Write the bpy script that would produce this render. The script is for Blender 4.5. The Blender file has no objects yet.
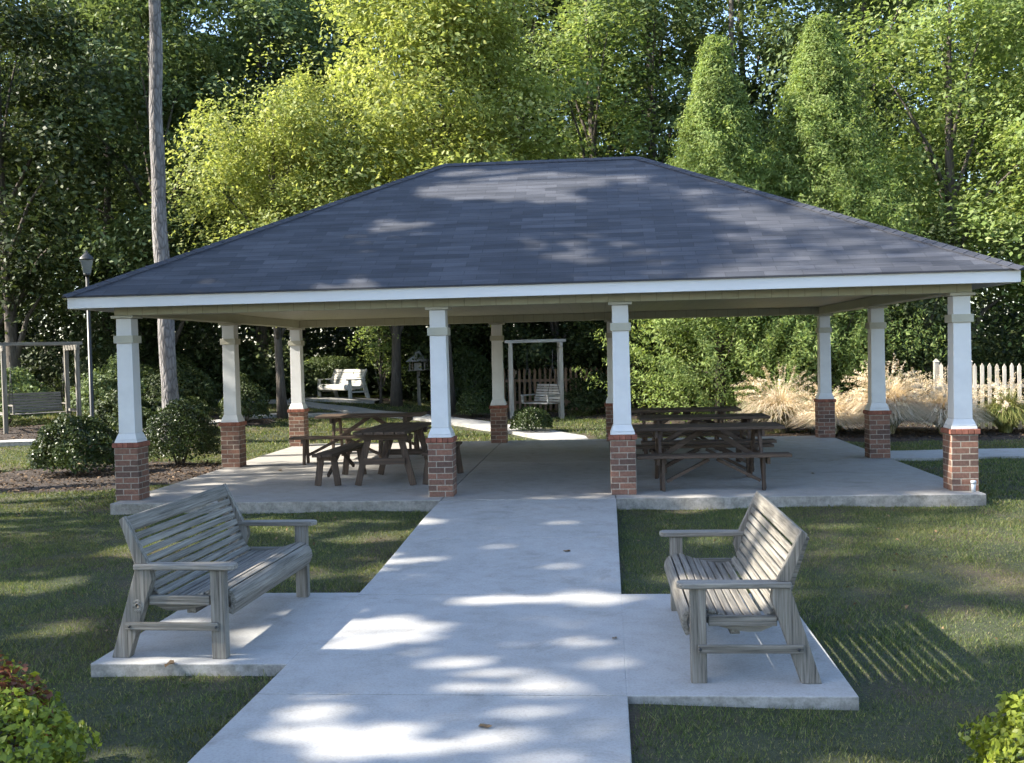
import bpy, math
import numpy as np
from mathutils import Matrix, Vector

S = bpy.context.scene
COL = S.collection
# ------------------------------------------------------------------ camera
CAM = np.array([0.8799, -12.8843, 1.8426])
YAW, PITCH, ROLL, FPX = 0.0851, -0.0292, -0.0236, 1017.8
cy_, sy_ = math.cos(YAW), math.sin(YAW)
fw = np.array([-sy_*math.cos(PITCH), cy_*math.cos(PITCH), math.sin(PITCH)])
rt = np.array([cy_, sy_, 0.0]); up = np.cross(rt, fw)
c_, s_ = math.cos(ROLL), math.sin(ROLL)
RT, UP = c_*rt+s_*up, -s_*rt+c_*up
cam = bpy.data.cameras.new('camera'); co = bpy.data.objects.new('camera', cam); COL.objects.link(co)
M = Matrix(((RT[0], UP[0], -fw[0], CAM[0]), (RT[1], UP[1], -fw[1], CAM[1]), (RT[2], UP[2], -fw[2], CAM[2]), (0, 0, 0, 1)))
co.matrix_world = M
cam.sensor_width = 36; cam.lens = FPX/1024*36; cam.clip_start = 0.05; cam.clip_end = 600
S.camera = co
# ------------------------------------------------------------------ light
EL, AZ = math.radians(38), math.radians(10)
LD = np.array([math.cos(AZ)*math.cos(EL), math.sin(AZ)*math.cos(EL), -math.sin(EL)])   # direction the light travels
W = bpy.data.worlds.new('World'); S.world = W; W.use_nodes = True
wn = W.node_tree; bg = wn.nodes['Background']
sky = wn.nodes.new('ShaderNodeTexSky'); sky.sky_type = 'NISHITA'; sky.sun_disc = False
sky.sun_elevation = EL; sky.sun_rotation = math.atan2(-LD[0], -LD[1])
sky.air_density = 1.0; sky.dust_density = 1.0; sky.ozone_density = 1.6
wn.links.new(sky.outputs[0], bg.inputs[0]); bg.inputs[1].default_value = 0.15
sl = bpy.data.lights.new('sun', 'SUN'); sl.energy = 5.0; sl.angle = math.radians(0.7); sl.color = (1.0, 0.93, 0.80)
so = bpy.data.objects.new('sun', sl); COL.objects.link(so); so.location = (-20, -5, 20)
so.rotation_euler = Vector(LD).to_track_quat('-Z', 'Y').to_euler()
S.view_settings.view_transform = 'Standard'; S.view_settings.look = 'None'
S.view_settings.exposure = 1.75; S.view_settings.gamma = 1.0; S.view_settings.use_curve_mapping = False
S.cycles.max_bounces = 7; S.cycles.diffuse_bounces = 4; S.cycles.glossy_bounces = 2
S.cycles.transmission_bounces = 3; S.cycles.transparent_max_bounces = 4
S.cycles.use_adaptive_sampling = True; S.cycles.adaptive_threshold = 0.03
S.cycles.use_denoising = True; S.cycles.sample_clamp_indirect = 6

rng = np.random.default_rng(7)
def sst(t): t = np.clip(t, 0, 1); return t*t*(3-2*t)
def walk_z(y): return -0.15*sst((-np.asarray(y, float)-0.4)/4.4)
def ground_z(x, y):
    x = np.asarray(x, float); y = np.asarray(y, float)
    z = -0.145-0.08*sst((-y)/5)
    z = z+0.145*sst((y-8)/6)+0.30*sst((y-12)/9)*sst((-x-1)/6)+0.2*sst((y-7)/5)*sst((-x-6)/4)
    z = z+0.025*np.sin(x*0.9+1)*np.sin(y*0.7)+0.012*np.sin(x*2.3)*np.cos(y*1.9)
    return z
# ------------------------------------------------------------------ materials
def mat(name):
    m = bpy.data.materials.new(name); m.use_nodes = True
    nt = m.node_tree; b = nt.nodes['Principled BSDF']; return m, nt, b
def N(nt, t, **k):
    n = nt.nodes.new(t)
    for a, v in k.items():
        if a in n.inputs: n.inputs[a].default_value = v
        else: setattr(n, a, v)
    return n
def ramp(nt, fac, stops):
    r = nt.nodes.new('ShaderNodeValToRGB'); e = r.color_ramp.elements
    while len(e) < len(stops): e.new(0.5)
    for i, (p, c) in enumerate(stops): e[i].position = p; e[i].color = (*c, 1)
    nt.links.new(fac, r.inputs[0]); return r.outputs[0]
def noise(nt, scale, detail=4, rough=0.6, vec=None, mscale=None, dist=0.0):
    n = N(nt, 'ShaderNodeTexNoise'); n.inputs['Scale'].default_value = scale
    n.inputs['Detail'].default_value = detail; n.inputs['Roughness'].default_value = rough; n.inputs['Distortion'].default_value = dist
    tc = N(nt, 'ShaderNodeTexCoord'); src = tc.outputs[vec or 'Object']
    if mscale:
        mp = N(nt, 'ShaderNodeMapping'); mp.inputs['Scale'].default_value = mscale
        nt.links.new(src, mp.inputs[0]); src = mp.outputs[0]
    nt.links.new(src, n.inputs['Vector']); return n.outputs['Fac']
def mix(nt, fac, a, b, mode='MIX'):
    n = nt.nodes.new('ShaderNodeMix'); n.data_type = 'RGBA'; n.blend_type = mode
    for sock, v in ((n.inputs[0], fac), (n.inputs[6], a), (n.inputs[7], b)):
        if isinstance(v, (int, float)): sock.default_value = v
        elif isinstance(v, tuple): sock.default_value = (*v, 1)
        else: nt.links.new(v, sock)
    return n.outputs[2]
def bump(nt, b, h, strength=0.3, dist=0.01):
    n = N(nt, 'ShaderNodeBump'); n.inputs['Strength'].default_value = strength; n.inputs['Distance'].default_value = dist
    nt.links.new(h, n.inputs['Height']); nt.links.new(n.outputs[0], b.inputs['Normal'])
def island(nt): return N(nt, 'ShaderNodeNewGeometry').outputs['Random Per Island']
def simple(name, c1, c2, scale=8, rough=0.7, mscale=None, bs=0.2, bd=0.004, isl=0.0):
    m, nt, b = mat(name)
    f = noise(nt, scale, 6, 0.65, mscale=mscale)
    col = ramp(nt, f, [(0.3, c1), (0.7, c2)])
    if isl:
        v = ramp(nt, island(nt), [(0, (1-isl,)*3), (1, (1, 1, 1))]); col = mix(nt, 1.0, col, v, 'MULTIPLY')
    nt.links.new(col, b.inputs['Base Color']); b.inputs['Roughness'].default_value = rough
    if bs: bump(nt, b, f, bs, bd)
    return m
def leafmat(name, cols, trans=0.35, rough=0.55, patch=0.5, tr_tint=(1.2, 1.15, 0.75)):
    m, nt, b = mat(name)
    col = ramp(nt, island(nt), [(i/(len(cols)-1) if len(cols) > 1 else 0, c) for i, c in enumerate(cols)])
    pt = ramp(nt, noise(nt, 0.9, 2, 0.5), [(0.35, (1-patch*0.5,)*3), (0.65, (1.0, 1.0, 0.95))])
    col = mix(nt, 1.0, col, pt, 'MULTIPLY')
    nt.links.new(col, b.inputs['Base Color']); b.inputs['Roughness'].default_value = rough
    b.inputs['Specular IOR Level'].default_value = 0.3
    t = N(nt, 'ShaderNodeBsdfTranslucent'); nt.links.new(mix(nt, 1.0, col, tr_tint, 'MULTIPLY'), t.inputs[0])
    ms = N(nt, 'ShaderNodeMixShader'); ms.inputs[0].default_value = trans
    out = [n for n in nt.nodes if n.type == 'OUTPUT_MATERIAL'][0]
    nt.links.new(b.outputs[0], ms.inputs[1]); nt.links.new(t.outputs[0], ms.inputs[2]); nt.links.new(ms.outputs[0], out.inputs[0])
    return m
def concrete(name, base=0.44, warm=1.0):
    m, nt, b = mat(name)
    big = noise(nt, 0.7, 5, 0.6); fine = noise(nt, 60, 5, 0.7); mid = noise(nt, 5, 6, 0.7)
    c = ramp(nt, big, [(0.3, (base*0.86*warm, base*0.85, base*0.83/warm)), (0.7, (base*1.04*warm, base*1.02, base/warm))])
    c = mix(nt, 1.0, c, ramp(nt, mid, [(0.3, (0.84, 0.83, 0.81)), (0.55, (1, 1, 1))]), 'MULTIPLY')
    c = mix(nt, 1.0, c, ramp(nt, fine, [(0.32, (0.80, 0.79, 0.77)), (0.55, (1, 1, 1))]), 'MULTIPLY')
    c = mix(nt, 1.0, c, ramp(nt, noise(nt, 1.6, 7, 0.75, dist=0.8), [(0.30, (0.72, 0.70, 0.67)), (0.44, (0.96, 0.96, 0.95)), (0.60, (1, 1, 1)), (0.72, (0.90, 0.89, 0.86))]), 'MULTIPLY')
    # weathered, mossy side faces
    ge = N(nt, 'ShaderNodeNewGeometry'); sp = N(nt, 'ShaderNodeSeparateXYZ'); nt.links.new(ge.outputs['Normal'], sp.inputs[0])
    side = ramp(nt, sp.outputs[2], [(0.3, (1, 1, 1)), (0.8, (0, 0, 0))])
    st = ramp(nt, noise(nt, 14, 5, 0.7), [(0.35, (0.55, 0.54, 0.50)), (0.62, (1.0, 0.98, 0.94))])
    c = mix(nt, side, c, mix(nt, 1.0, c, st, 'MULTIPLY'))
    nt.links.new(c, b.inputs['Base Color']); b.inputs['Roughness'].default_value = 0.85
    bump(nt, b, mix(nt, 0.5, fine, mid), 0.25, 0.004); return m
def wood(name, axis, c0, c1, c2, rough=0.75, sc=1.0):
    m, nt, b = mat(name)
    ms = [75*sc, 75*sc, 75*sc]; ms['xyz'.index(axis)] = 2.2*sc
    g = noise(nt, 1.0, 6, 0.7, mscale=tuple(ms), dist=0.12)
    ms2 = [16*sc, 16*sc, 16*sc]; ms2['xyz'.index(axis)] = 1.3*sc
    g2 = noise(nt, 1.0, 4, 0.6, mscale=tuple(ms2), dist=0.2)
    c = ramp(nt, g, [(0.32, c0), (0.47, c1), (0.68, c2)])
    c = mix(nt, 1.0, c, ramp(nt, g2, [(0.3, (0.68, 0.67, 0.64)), (0.62, (1.06, 1.05, 1.03))]), 'MULTIPLY')
    c = mix(nt, 1.0, c, ramp(nt, island(nt), [(0, (0.82, 0.81, 0.79)), (1, (1.05, 1.05, 1.05))]), 'MULTIPLY')
    nt.links.new(c, b.inputs['Base Color']); b.inputs['Roughness'].default_value = rough
    bump(nt, b, g, 0.55, 0.004); return m
def bricks(name):
    m, nt, b = mat(name)
    tc = N(nt, 'ShaderNodeTexCoord'); sp = N(nt, 'ShaderNodeSeparateXYZ'); nt.links.new(tc.outputs['Object'], sp.inputs[0])
    ad = N(nt, 'ShaderNodeMath', operation='ADD'); nt.links.new(sp.outputs[0], ad.inputs[0]); nt.links.new(sp.outputs[1], ad.inputs[1])
    cb = N(nt, 'ShaderNodeCombineXYZ'); nt.links.new(ad.outputs[0], cb.inputs[0]); nt.links.new(sp.outputs[2], cb.inputs[1])
    br = N(nt, 'ShaderNodeTexBrick'); br.inputs['Scale'].default_value = 1.0
    br.inputs['Brick Width'].default_value = 0.21; br.inputs['Row Height'].default_value = 0.0765; br.inputs['Mortar Size'].default_value = 0.007
    br.inputs['Mortar Smooth'].default_value = 0.3; br.inputs['Bias'].default_value = -0.1
    br.inputs['Color1'].default_value = (0.23, 0.115, 0.08, 1); br.inputs['Color2'].default_value = (0.085, 0.056, 0.048, 1); br.inputs['Mortar'].default_value = (0.33, 0.29, 0.24, 1)
    nt.links.new(cb.outputs[0], br.inputs['Vector'])
    c = mix(nt, 1.0, br.outputs['Color'], ramp(nt, noise(nt, 25, 5, 0.7), [(0.3, (0.65, 0.63, 0.6)), (0.65, (1.15, 1.12, 1.1))]), 'MULTIPLY')
    nt.links.new(c, b.inputs['Base Color']); b.inputs['Roughness'].default_value = 0.9
    inv = N(nt, 'ShaderNodeMath', operation='SUBTRACT'); inv.inputs[0].default_value = 1; nt.links.new(br.outputs['Fac'], inv.inputs[1])
    bump(nt, b, inv.outputs[0], 0.8, 0.006); return m
def shingles(name):
    m, nt, b = mat(name)
    uv = N(nt, 'ShaderNodeUVMap'); 
    br = N(nt, 'ShaderNodeTexBrick'); br.offset = 0.37; br.offset_frequency = 2
    br.inputs['Scale'].default_value = 1.0; br.inputs['Brick Width'].default_value = 0.46; br.inputs['Row Height'].default_value = 0.142
    br.inputs['Mortar Size'].default_value = 0.0035; br.inputs['Mortar Smooth'].default_value = 0.2; br.inputs['Bias'].default_value = 0.0
    br.inputs['Color1'].default_value = (0.024, 0.027, 0.036, 1); br.inputs['Color2'].default_value = (0.056, 0.059, 0.071, 1); br.inputs['Mortar'].default_value = (0.012, 0.013, 0.018, 1)
    nt.links.new(uv.outputs[0], br.inputs['Vector'])
    mp = N(nt, 'ShaderNodeMapping'); mp.inputs['Scale'].default_value = (1.2, 7.0, 1); nt.links.new(uv.outputs[0], mp.inputs[0])
    n2 = N(nt, 'ShaderNodeTexNoise'); n2.inputs['Scale'].default_value = 1.0; n2.inputs['Detail'].default_value = 3; nt.links.new(mp.outputs[0], n2.inputs['Vector'])
    c = mix(nt, 1.0, br.outputs['Color'], ramp(nt, n2.outputs['Fac'], [(0.35, (0.72, 0.72, 0.74)), (0.6, (1.2, 1.2, 1.2))]), 'MULTIPLY')
    g = noise(nt, 140, 3, 0.8)
    c = mix(nt, 1.0, c, ramp(nt, g, [(0.3, (0.7, 0.7, 0.7)), (0.7, (1.3, 1.3, 1.3))]), 'MULTIPLY')
    nt.links.new(c, b.inputs['Base Color']); b.inputs['Roughness'].default_value = 0.8; b.inputs['Specular IOR Level'].default_value = 0.5
    sx = N(nt, 'ShaderNodeSeparateXYZ'); nt.links.new(uv.outputs[0], sx.inputs[0])
    dv = N(nt, 'ShaderNodeMath', operation='DIVIDE'); dv.inputs[1].default_value = 0.142; nt.links.new(sx.outputs[1], dv.inputs[0])
    fr = N(nt, 'ShaderNodeMath', operation='FRACT'); nt.links.new(dv.outputs[0], fr.inputs[0])
    iv = N(nt, 'ShaderNodeMath', operation='SUBTRACT'); iv.inputs[0].default_value = 1; nt.links.new(fr.outputs[0], iv.inputs[1])
    bump(nt, b, iv.outputs[0], 0.9, 0.012); return m
def siding(name, c, pitch, axis=0):
    m, nt, b = mat(name)
    tc = N(nt, 'ShaderNodeTexCoord'); sp = N(nt, 'ShaderNodeSeparateXYZ'); nt.links.new(tc.outputs['Object'], sp.inputs[0])
    dv = N(nt, 'ShaderNodeMath', operation='DIVIDE'); dv.inputs[1].default_value = pitch; nt.links.new(sp.outputs[axis], dv.inputs[0])
    fr = N(nt, 'ShaderNodeMath', operation='FRACT'); nt.links.new(dv.outputs[0], fr.inputs[0])
    g = ramp(nt, fr.outputs[0], [(0.0, (0.2, 0.2, 0.2)), (0.05, (0.95, 0.95, 0.95)), (0.95, (1, 1, 1)), (1.0, (0.35, 0.35, 0.35))])
    col = mix(nt, 1.0, c, ramp(nt, noise(nt, 3, 4), [(0.3, (0.9, 0.89, 0.86)), (0.7, (1, 1, 1))]), 'MULTIPLY')
    col = mix(nt, 1.0, col, ramp(nt, fr.outputs[0], [(0.0, (0.45, 0.45, 0.4)), (0.04, (1, 1, 1))]), 'MULTIPLY')
    nt.links.new(col, b.inputs['Base Color']); b.inputs['Roughness'].default_value = 0.5
    bump(nt, b, g, 0.5, 0.01); return m

m_conc = concrete('concrete', 0.38); m_conc_shade = concrete('concrete_floor_shade', 0.335, 1.04)  # floor copy is darker and warmer: roof shade and bounced light in its colour
m_paint = simple('white_paint', (0.56, 0.56, 0.57), (0.66, 0.66, 0.665), 3, 0.5, bs=0.08, bd=0.002)
m_trim = simple('cream_trim', (0.36, 0.345, 0.28), (0.43, 0.41, 0.34), 4, 0.55, bs=0.08)
m_beam = siding('cream_beam', (0.36, 0.35, 0.25), 0.203, 0)
m_soffit = siding('cream_soffit', (0.33, 0.32, 0.23), 0.203, 0)
m_brick = bricks('brick'); m_shing = shingles('shingles')
GR = ((0.06, 0.054, 0.046), (0.175, 0.162, 0.142), (0.31, 0.29, 0.26))
mw = {a: wood('weathered_wood_'+a, a, *GR) for a in 'xyz'}
GW = ((0.35, 0.34, 0.32), (0.62, 0.61, 0.58), (0.74, 0.73, 0.70))
mwhite = {a: wood('pale_wood_'+a, a, *GW) for a in 'xyz'}
PB = ((0.026, 0.017, 0.012), (0.072, 0.045, 0.030), (0.13, 0.085, 0.058))
mmid = {a: wood('grey_wood_'+a, a, (0.16, 0.155, 0.14), (0.32, 0.31, 0.285), (0.42, 0.41, 0.38)) for a in 'xyz'}
mp = {a: wood('brown_wood_'+a, a, *PB) for a in 'xyz'}
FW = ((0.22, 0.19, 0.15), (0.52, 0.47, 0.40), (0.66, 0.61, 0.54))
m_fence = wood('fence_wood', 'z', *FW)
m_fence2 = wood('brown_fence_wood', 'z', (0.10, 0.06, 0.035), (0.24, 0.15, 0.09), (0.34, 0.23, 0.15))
m_bark = simple('bark', (0.04, 0.033, 0.027), (0.13, 0.11, 0.09), 9, 0.95, mscale=(2.2, 2.2, 0.35), bs=1.0, bd=0.05)
def pinebark():
    m, nt, b = mat('pine_bark'); v = N(nt, 'ShaderNodeTexVoronoi'); v.feature = 'DISTANCE_TO_EDGE'; v.inputs['Scale'].default_value = 1.0
    tc = N(nt, 'ShaderNodeTexCoord'); mp_ = N(nt, 'ShaderNodeMapping'); mp_.inputs['Scale'].default_value = (13, 13, 4.0)
    nt.links.new(tc.outputs['Object'], mp_.inputs[0]); nt.links.new(mp_.outputs[0], v.inputs['Vector'])
    c = ramp(nt, v.outputs['Distance'], [(0.0, (0.12, 0.112, 0.11)), (0.16, (0.225, 0.215, 0.215))])
    c = mix(nt, 1.0, c, ramp(nt, noise(nt, 4, 6, 0.7, mscale=(1, 1, 0.3)), [(0.35, (0.6, 0.58, 0.57)), (0.65, (1.15, 1.13, 1.12))]), 'MULTIPLY')
    nt.links.new(c, b.inputs['Base Color']); b.inputs['Roughness'].default_value = 0.95
    bump(nt, b, ramp(nt, v.outputs['Distance'], [(0.0, (0, 0, 0)), (0.25, (1, 1, 1))]), 0.6, 0.02); return m
m_pinebark = pinebark()
m_metal = simple('dark_metal', (0.02, 0.02, 0.02), (0.04, 0.04, 0.04), 5, 0.4)
m_glass = simple('frosted_glass', (0.12, 0.125, 0.12), (0.2, 0.21, 0.2), 5, 0.25, bs=0)
m_pvc = simple('grey_pipe', (0.4, 0.42, 0.45), (0.5, 0.52, 0.55), 5, 0.4, bs=0)
m_mulch = simple('mulch', (0.020, 0.014, 0.011), (0.060, 0.042, 0.031), 40, 0.95, bs=0.9, bd=0.03)
m_chips = leafmat('mulch_chips', [(0.03, 0.02, 0.014), (0.09, 0.055, 0.035), (0.22, 0.15, 0.095), (0.06, 0.04, 0.028)], 0.05, 0.85, 0.3, (1, 1, 1))
m_litter = leafmat('dry_leaf', [(0.13, 0.075, 0.04), (0.27, 0.18, 0.10), (0.19, 0.12, 0.06)], 0.15, 0.7, 0.2, (1, 0.9, 0.7))
def soil():
    m, nt, b = mat('lawn_soil')
    f = noise(nt, 35, 6, 0.7); g = noise(nt, 0.8, 4, 0.6)
    a = ramp(nt, f, [(0.3, (0.018, 0.022, 0.010)), (0.7, (0.055, 0.065, 0.025))])
    d = ramp(nt, f, [(0.3, (0.035, 0.024, 0.014)), (0.7, (0.11, 0.08, 0.05))])
    c = mix(nt, ramp(nt, g, [(0.48, (0, 0, 0)), (0.66, (1, 1, 1))]), a, d)
    nt.links.new(c, b.inputs['Base Color']); b.inputs['Roughness'].default_value = 0.95; bump(nt, b, f, 0.8, 0.03); return m
m_soil = soil()
def grassm():
    m, nt, b = mat('grass_blades')
    col = ramp(nt, island(nt), [(0, (0.048, 0.068, 0.024)), (0.55, (0.10, 0.135, 0.042)), (0.82, (0.165, 0.20, 0.068)), (1.0, (0.30, 0.25, 0.13))])
    dry = ramp(nt, noise(nt, 0.9, 4, 0.65), [(0.50, (0, 0, 0)), (0.68, (1, 1, 1))])
    col = mix(nt, dry, col, mix(nt, 0.45, col, (0.15, 0.12, 0.055)))
    nt.links.new(col, b.inputs['Base Color']); b.inputs['Roughness'].default_value = 0.5; b.inputs['Specular IOR Level'].default_value = 0.25
    t = N(nt, 'ShaderNodeBsdfTranslucent'); nt.links.new(mix(nt, 1.0, col, (1.3, 1.3, 0.6), 'MULTIPLY'), t.inputs[0])
    ms = N(nt, 'ShaderNodeMixShader'); ms.inputs[0].default_value = 0.35
    out = [n for n in nt.nodes if n.type == 'OUTPUT_MATERIAL'][0]
    nt.links.new(b.outputs[0], ms.inputs[1]); nt.links.new(t.outputs[0], ms.inputs[2]); nt.links.new(ms.outputs[0], out.inputs[0]); return m
m_grass = grassm()
ml = dict(
 poplar=leafmat('leaf_yellow_green', [(0.22, 0.27, 0.07), (0.38, 0.43, 0.14), (0.29, 0.36, 0.10), (0.52, 0.54, 0.24)], 0.48, 0.55),
 maple=leafmat('leaf_fresh_green', [(0.12, 0.18, 0.055), (0.26, 0.34, 0.11), (0.18, 0.26, 0.08), (0.40, 0.46, 0.20)], 0.48, 0.55),
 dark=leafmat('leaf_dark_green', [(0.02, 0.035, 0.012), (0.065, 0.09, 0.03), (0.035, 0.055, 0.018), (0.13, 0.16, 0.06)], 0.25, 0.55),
 mid=leafmat('leaf_mid_green', [(0.065, 0.105, 0.04), (0.18, 0.24, 0.10), (0.11, 0.165, 0.06), (0.28, 0.35, 0.17)], 0.35, 0.55),
 cedar=leafmat('leaf_cedar', [(0.14, 0.21, 0.06), (0.26, 0.35, 0.10), (0.20, 0.28, 0.08), (0.36, 0.42, 0.16)], 0.42, 0.6),
 box=leafmat('leaf_boxwood', [(0.022, 0.038, 0.012), (0.05, 0.075, 0.02), (0.035, 0.055, 0.016), (0.07, 0.095, 0.028)], 0.2, 0.35),
 lime=leafmat('leaf_lime', [(0.20, 0.26, 0.03), (0.33, 0.38, 0.05), (0.26, 0.32, 0.04), (0.12, 0.17, 0.04), (0.36, 0.40, 0.08)], 0.4, 0.35),
 red=leafmat('leaf_bronze', [(0.16, 0.055, 0.035), (0.22, 0.09, 0.05)], 0.3, 0.4),
 straw=leafmat('dry_grass', [(0.56, 0.46, 0.32), (0.80, 0.71, 0.56), (0.68, 0.56, 0.41), (0.84, 0.78, 0.66)], 0.4, 0.7, 0.2, (1, 0.9, 0.7)),
 reed=leafmat('reed_green', [(0.10, 0.14, 0.035), (0.20, 0.22, 0.07), (0.30, 0.27, 0.11)], 0.3, 0.5, 0.2),
)
# ------------------------------------------------------------------ mesh helpers
def T(x=0, y=0, z=0): return Matrix.Translation((x, y, z))
def Rz(a): return Matrix.Rotation(a, 4, 'Z')
class MB:
    def __init__(s): s.v = []; s.f = []; s.m = Matrix.Identity(4); s.sm = []
    def add(s, vs, fs, smooth=False):
        b = len(s.v)
        s.v += [tuple(s.m @ Vector(v)) for v in vs]; s.f += [tuple(b+i for i in f) for f in fs]; s.sm += [smooth]*len(fs); return s
    def box(s, x0, x1, y0, y1, z0, z1):
        return s.add([(x0,y0,z0),(x1,y0,z0),(x1,y1,z0),(x0,y1,z0),(x0,y0,z1),(x1,y0,z1),(x1,y1,z1),(x0,y1,z1)],
                     [(0,3,2,1),(4,5,6,7),(0,1,5,4),(1,2,6,5),(2,3,7,6),(3,0,4,7)])
    def frus(s, w0, w1, z0, z1, cx=0, cy=0):
        a, b = w0/2, w1/2
        return s.add([(cx-a,cy-a,z0),(cx+a,cy-a,z0),(cx+a,cy+a,z0),(cx-a,cy+a,z0),(cx-b,cy-b,z1),(cx+b,cy-b,z1),(cx+b,cy+b,z1),(cx-b,cy+b,z1)],
                     [(0,3,2,1),(4,5,6,7),(0,1,5,4),(1,2,6,5),(2,3,7,6),(3,0,4,7)])
    def bar(s, a, b, w, h, upv=(0,0,1)):      # rectangular bar a->b; w across, h along 'up'
        a, b = Vector(a), Vector(b); d = (b-a).normalized(); u = Vector(upv)
        if abs(d.dot(u)) > 0.99: u = Vector((1,0,0))
        r = d.cross(u).normalized(); u = r.cross(d).normalized()
        vs = [p+r*sx*w/2+u*sz*h/2 for p in (a, b) for sx, sz in ((-1,-1),(1,-1),(1,1),(-1,1))]
        return s.add(vs, [(0,1,2,3),(7,6,5,4),(0,4,5,1),(1,5,6,2),(2,6,7,3),(3,7,4,0)])
    def prism(s, prof, l0, l1, ax='y'):       # profile (u,z) extruded along l
        n = len(prof); f = (lambda u, l, z: (u, l, z)) if ax == 'y' else (lambda u, l, z: (l, u, z))
        vs = [f(u, l0, z) for u, z in prof]+[f(u, l1, z) for u, z in prof]
        return s.add(vs, [tuple(range(n)), tuple(range(2*n-1, n-1, -1))]+[(i, i+n, (i+1) % n+n, (i+1) % n) for i in range(n)])
    def tube(s, pts, rad, seg=10, cap=True):
        pts = [Vector(p) for p in pts]; n = len(pts); rings = []; prev = None
        for i, p in enumerate(pts):
            d = (pts[min(i+1, n-1)]-pts[max(i-1, 0)]).normalized()
            if prev is None: u = d.cross(Vector((0.3, 1, 0.1))).normalized()
            else: u = (prev-d*prev.dot(d)).normalized()
            prev = u; w = d.cross(u); r = rad[i] if hasattr(rad, '__len__') else rad
            rings += [p+(u*math.cos(k*2*math.pi/seg)+w*math.sin(k*2*math.pi/seg))*r for k in range(seg)]
        fs = [(i*seg+k, i*seg+(k+1) % seg, (i+1)*seg+(k+1) % seg, (i+1)*seg+k) for i in range(n-1) for k in range(seg)]
        if cap: fs += [tuple(range(seg-1, -1, -1)), tuple((n-1)*seg+k for k in range(seg))]
        return s.add(rings, fs, True)
    def build(s, name, m, parent=None, bevel=0.0, loc=None):
        me = bpy.data.meshes.new(name); me.from_pydata(s.v, [], s.f); me.materials.append(m)
        me.polygons.foreach_set('use_smooth', s.sm); me.update()
        o = bpy.data.objects.new(name, me); COL.objects.link(o)
        if parent: o.parent = parent
        if loc: o.location = loc
        if bevel:
            b = o.modifiers.new('bevel', 'BEVEL'); b.width = bevel; b.segments = 2; b.limit_method = 'ANGLE'
        return o
def npmesh(name, V, F, m, parent=None, nside=4, mats=None, midx=None):
    me = bpy.data.meshes.new(name); V = np.ascontiguousarray(V, np.float32); nf = len(F)
    me.vertices.add(len(V)); me.vertices.foreach_set('co', V.ravel())
    me.loops.add(nf*nside); me.loops.foreach_set('vertex_index', np.ascontiguousarray(F, np.int32).ravel())
    me.polygons.add(nf); me.polygons.foreach_set('loop_start', np.arange(nf, dtype=np.int32)*nside)
    me.update(calc_edges=True); me.validate()
    for x in (mats or [m]): me.materials.append(x)
    if midx is not None: me.polygons.foreach_set('material_index', midx.astype(np.int32))
    o = bpy.data.objects.new(name, me); COL.objects.link(o)
    if parent: o.parent = parent
    return o
def tag(o, label=None, cat=None, group=None, kind=None):
    for k, v in (('label', label), ('category', cat), ('group', group), ('kind', kind)):
        if v: o[k] = v
    return o
def empty(name, loc, rz=0):
    o = bpy.data.objects.new(name, None); COL.objects.link(o); o.location = loc; o.rotation_euler = (0, 0, rz); o.empty_display_size = 0.2; return o
def dup(root, loc=None, rz=None, parent=None):
    c = root.copy(); COL.objects.link(c); c.parent = parent
    if loc is not None: c.location = loc
    if rz is not None: c.rotation_euler = (0, 0, rz)
    for ch in [o for o in KIDS.get(root.name, [])]: 
        KIDS.setdefault(c.name, []).append(dup(ch, parent=c))
    return c
KIDS = {}
def index(root):
    KIDS[root.name] = [o for o in COL.objects if o.parent == root]
    for o in KIDS[root.name]: index(o)
def struct(o): o['kind'] = 'structure'; return o

# ------------------------------------------------------------------ leaf clouds
def unit(v): return v/np.maximum(np.linalg.norm(v, axis=-1, keepdims=True), 1e-9)
SUNLIT = []      # (centre, radius) chosen sun patches; shade tree leaves on their sun rays are cut away
SUNLIT2 = [((-7.6, 20, 0.8), 1.1), ((-8.6, 22.6, 1.3), 0.9), ((-8.2, 16.5, 0), 0.6), ((-9.6, 17.6, 0), 0.6), ((-7.2, 14.8, 0), 0.3), ((-6.2, 19.3, 2), 0.8), ((6.5, 9.2, 0.5), 1.3), ((8.5, 9.3, 0.6), 1.3), ((5.2, 10.2, 0.5), 1.0), ((11, 9.5, 0.8), 1.2),
           ((-0.5, 9.6, 0), 0.8), ((1.0, 12.5, 0), 0.6), ((-3.4, 16.2, 9), 3.0), ((-3.4, 16.2, 6), 2.2), ((-5, 17, 6.5), 1.8), ((3.75, 13.4, 6.5), 1.6), ((6.55, 14, 7), 1.9), ((4.6, 13, 2), 1.5), ((-7.9, 14.6, 7), 1.3), ((11, 15, 7), 2.2), ((13, 14, 3.5), 2.2), ((0.8, 20, 11), 2.0), ((8.9, 13, 3), 1.2)]  # spots farther back, lit by removing the leaves between them and the sun
E_1 = np.cross(LD, [0, 0, 1.0]); E_1 = E_1/np.linalg.norm(E_1); E_2 = np.cross(LD, E_1)
_w = np.random.default_rng(77); WAVES = []
for _i in range(44):
    _l = 0.26*(12.0 ** _w.uniform()); _a = _w.uniform(0, 2*math.pi); WAVES.append((math.cos(_a)*2*math.pi/_l, math.sin(_a)*2*math.pi/_l, _w.uniform(0, 6.28), 0.155))
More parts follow.
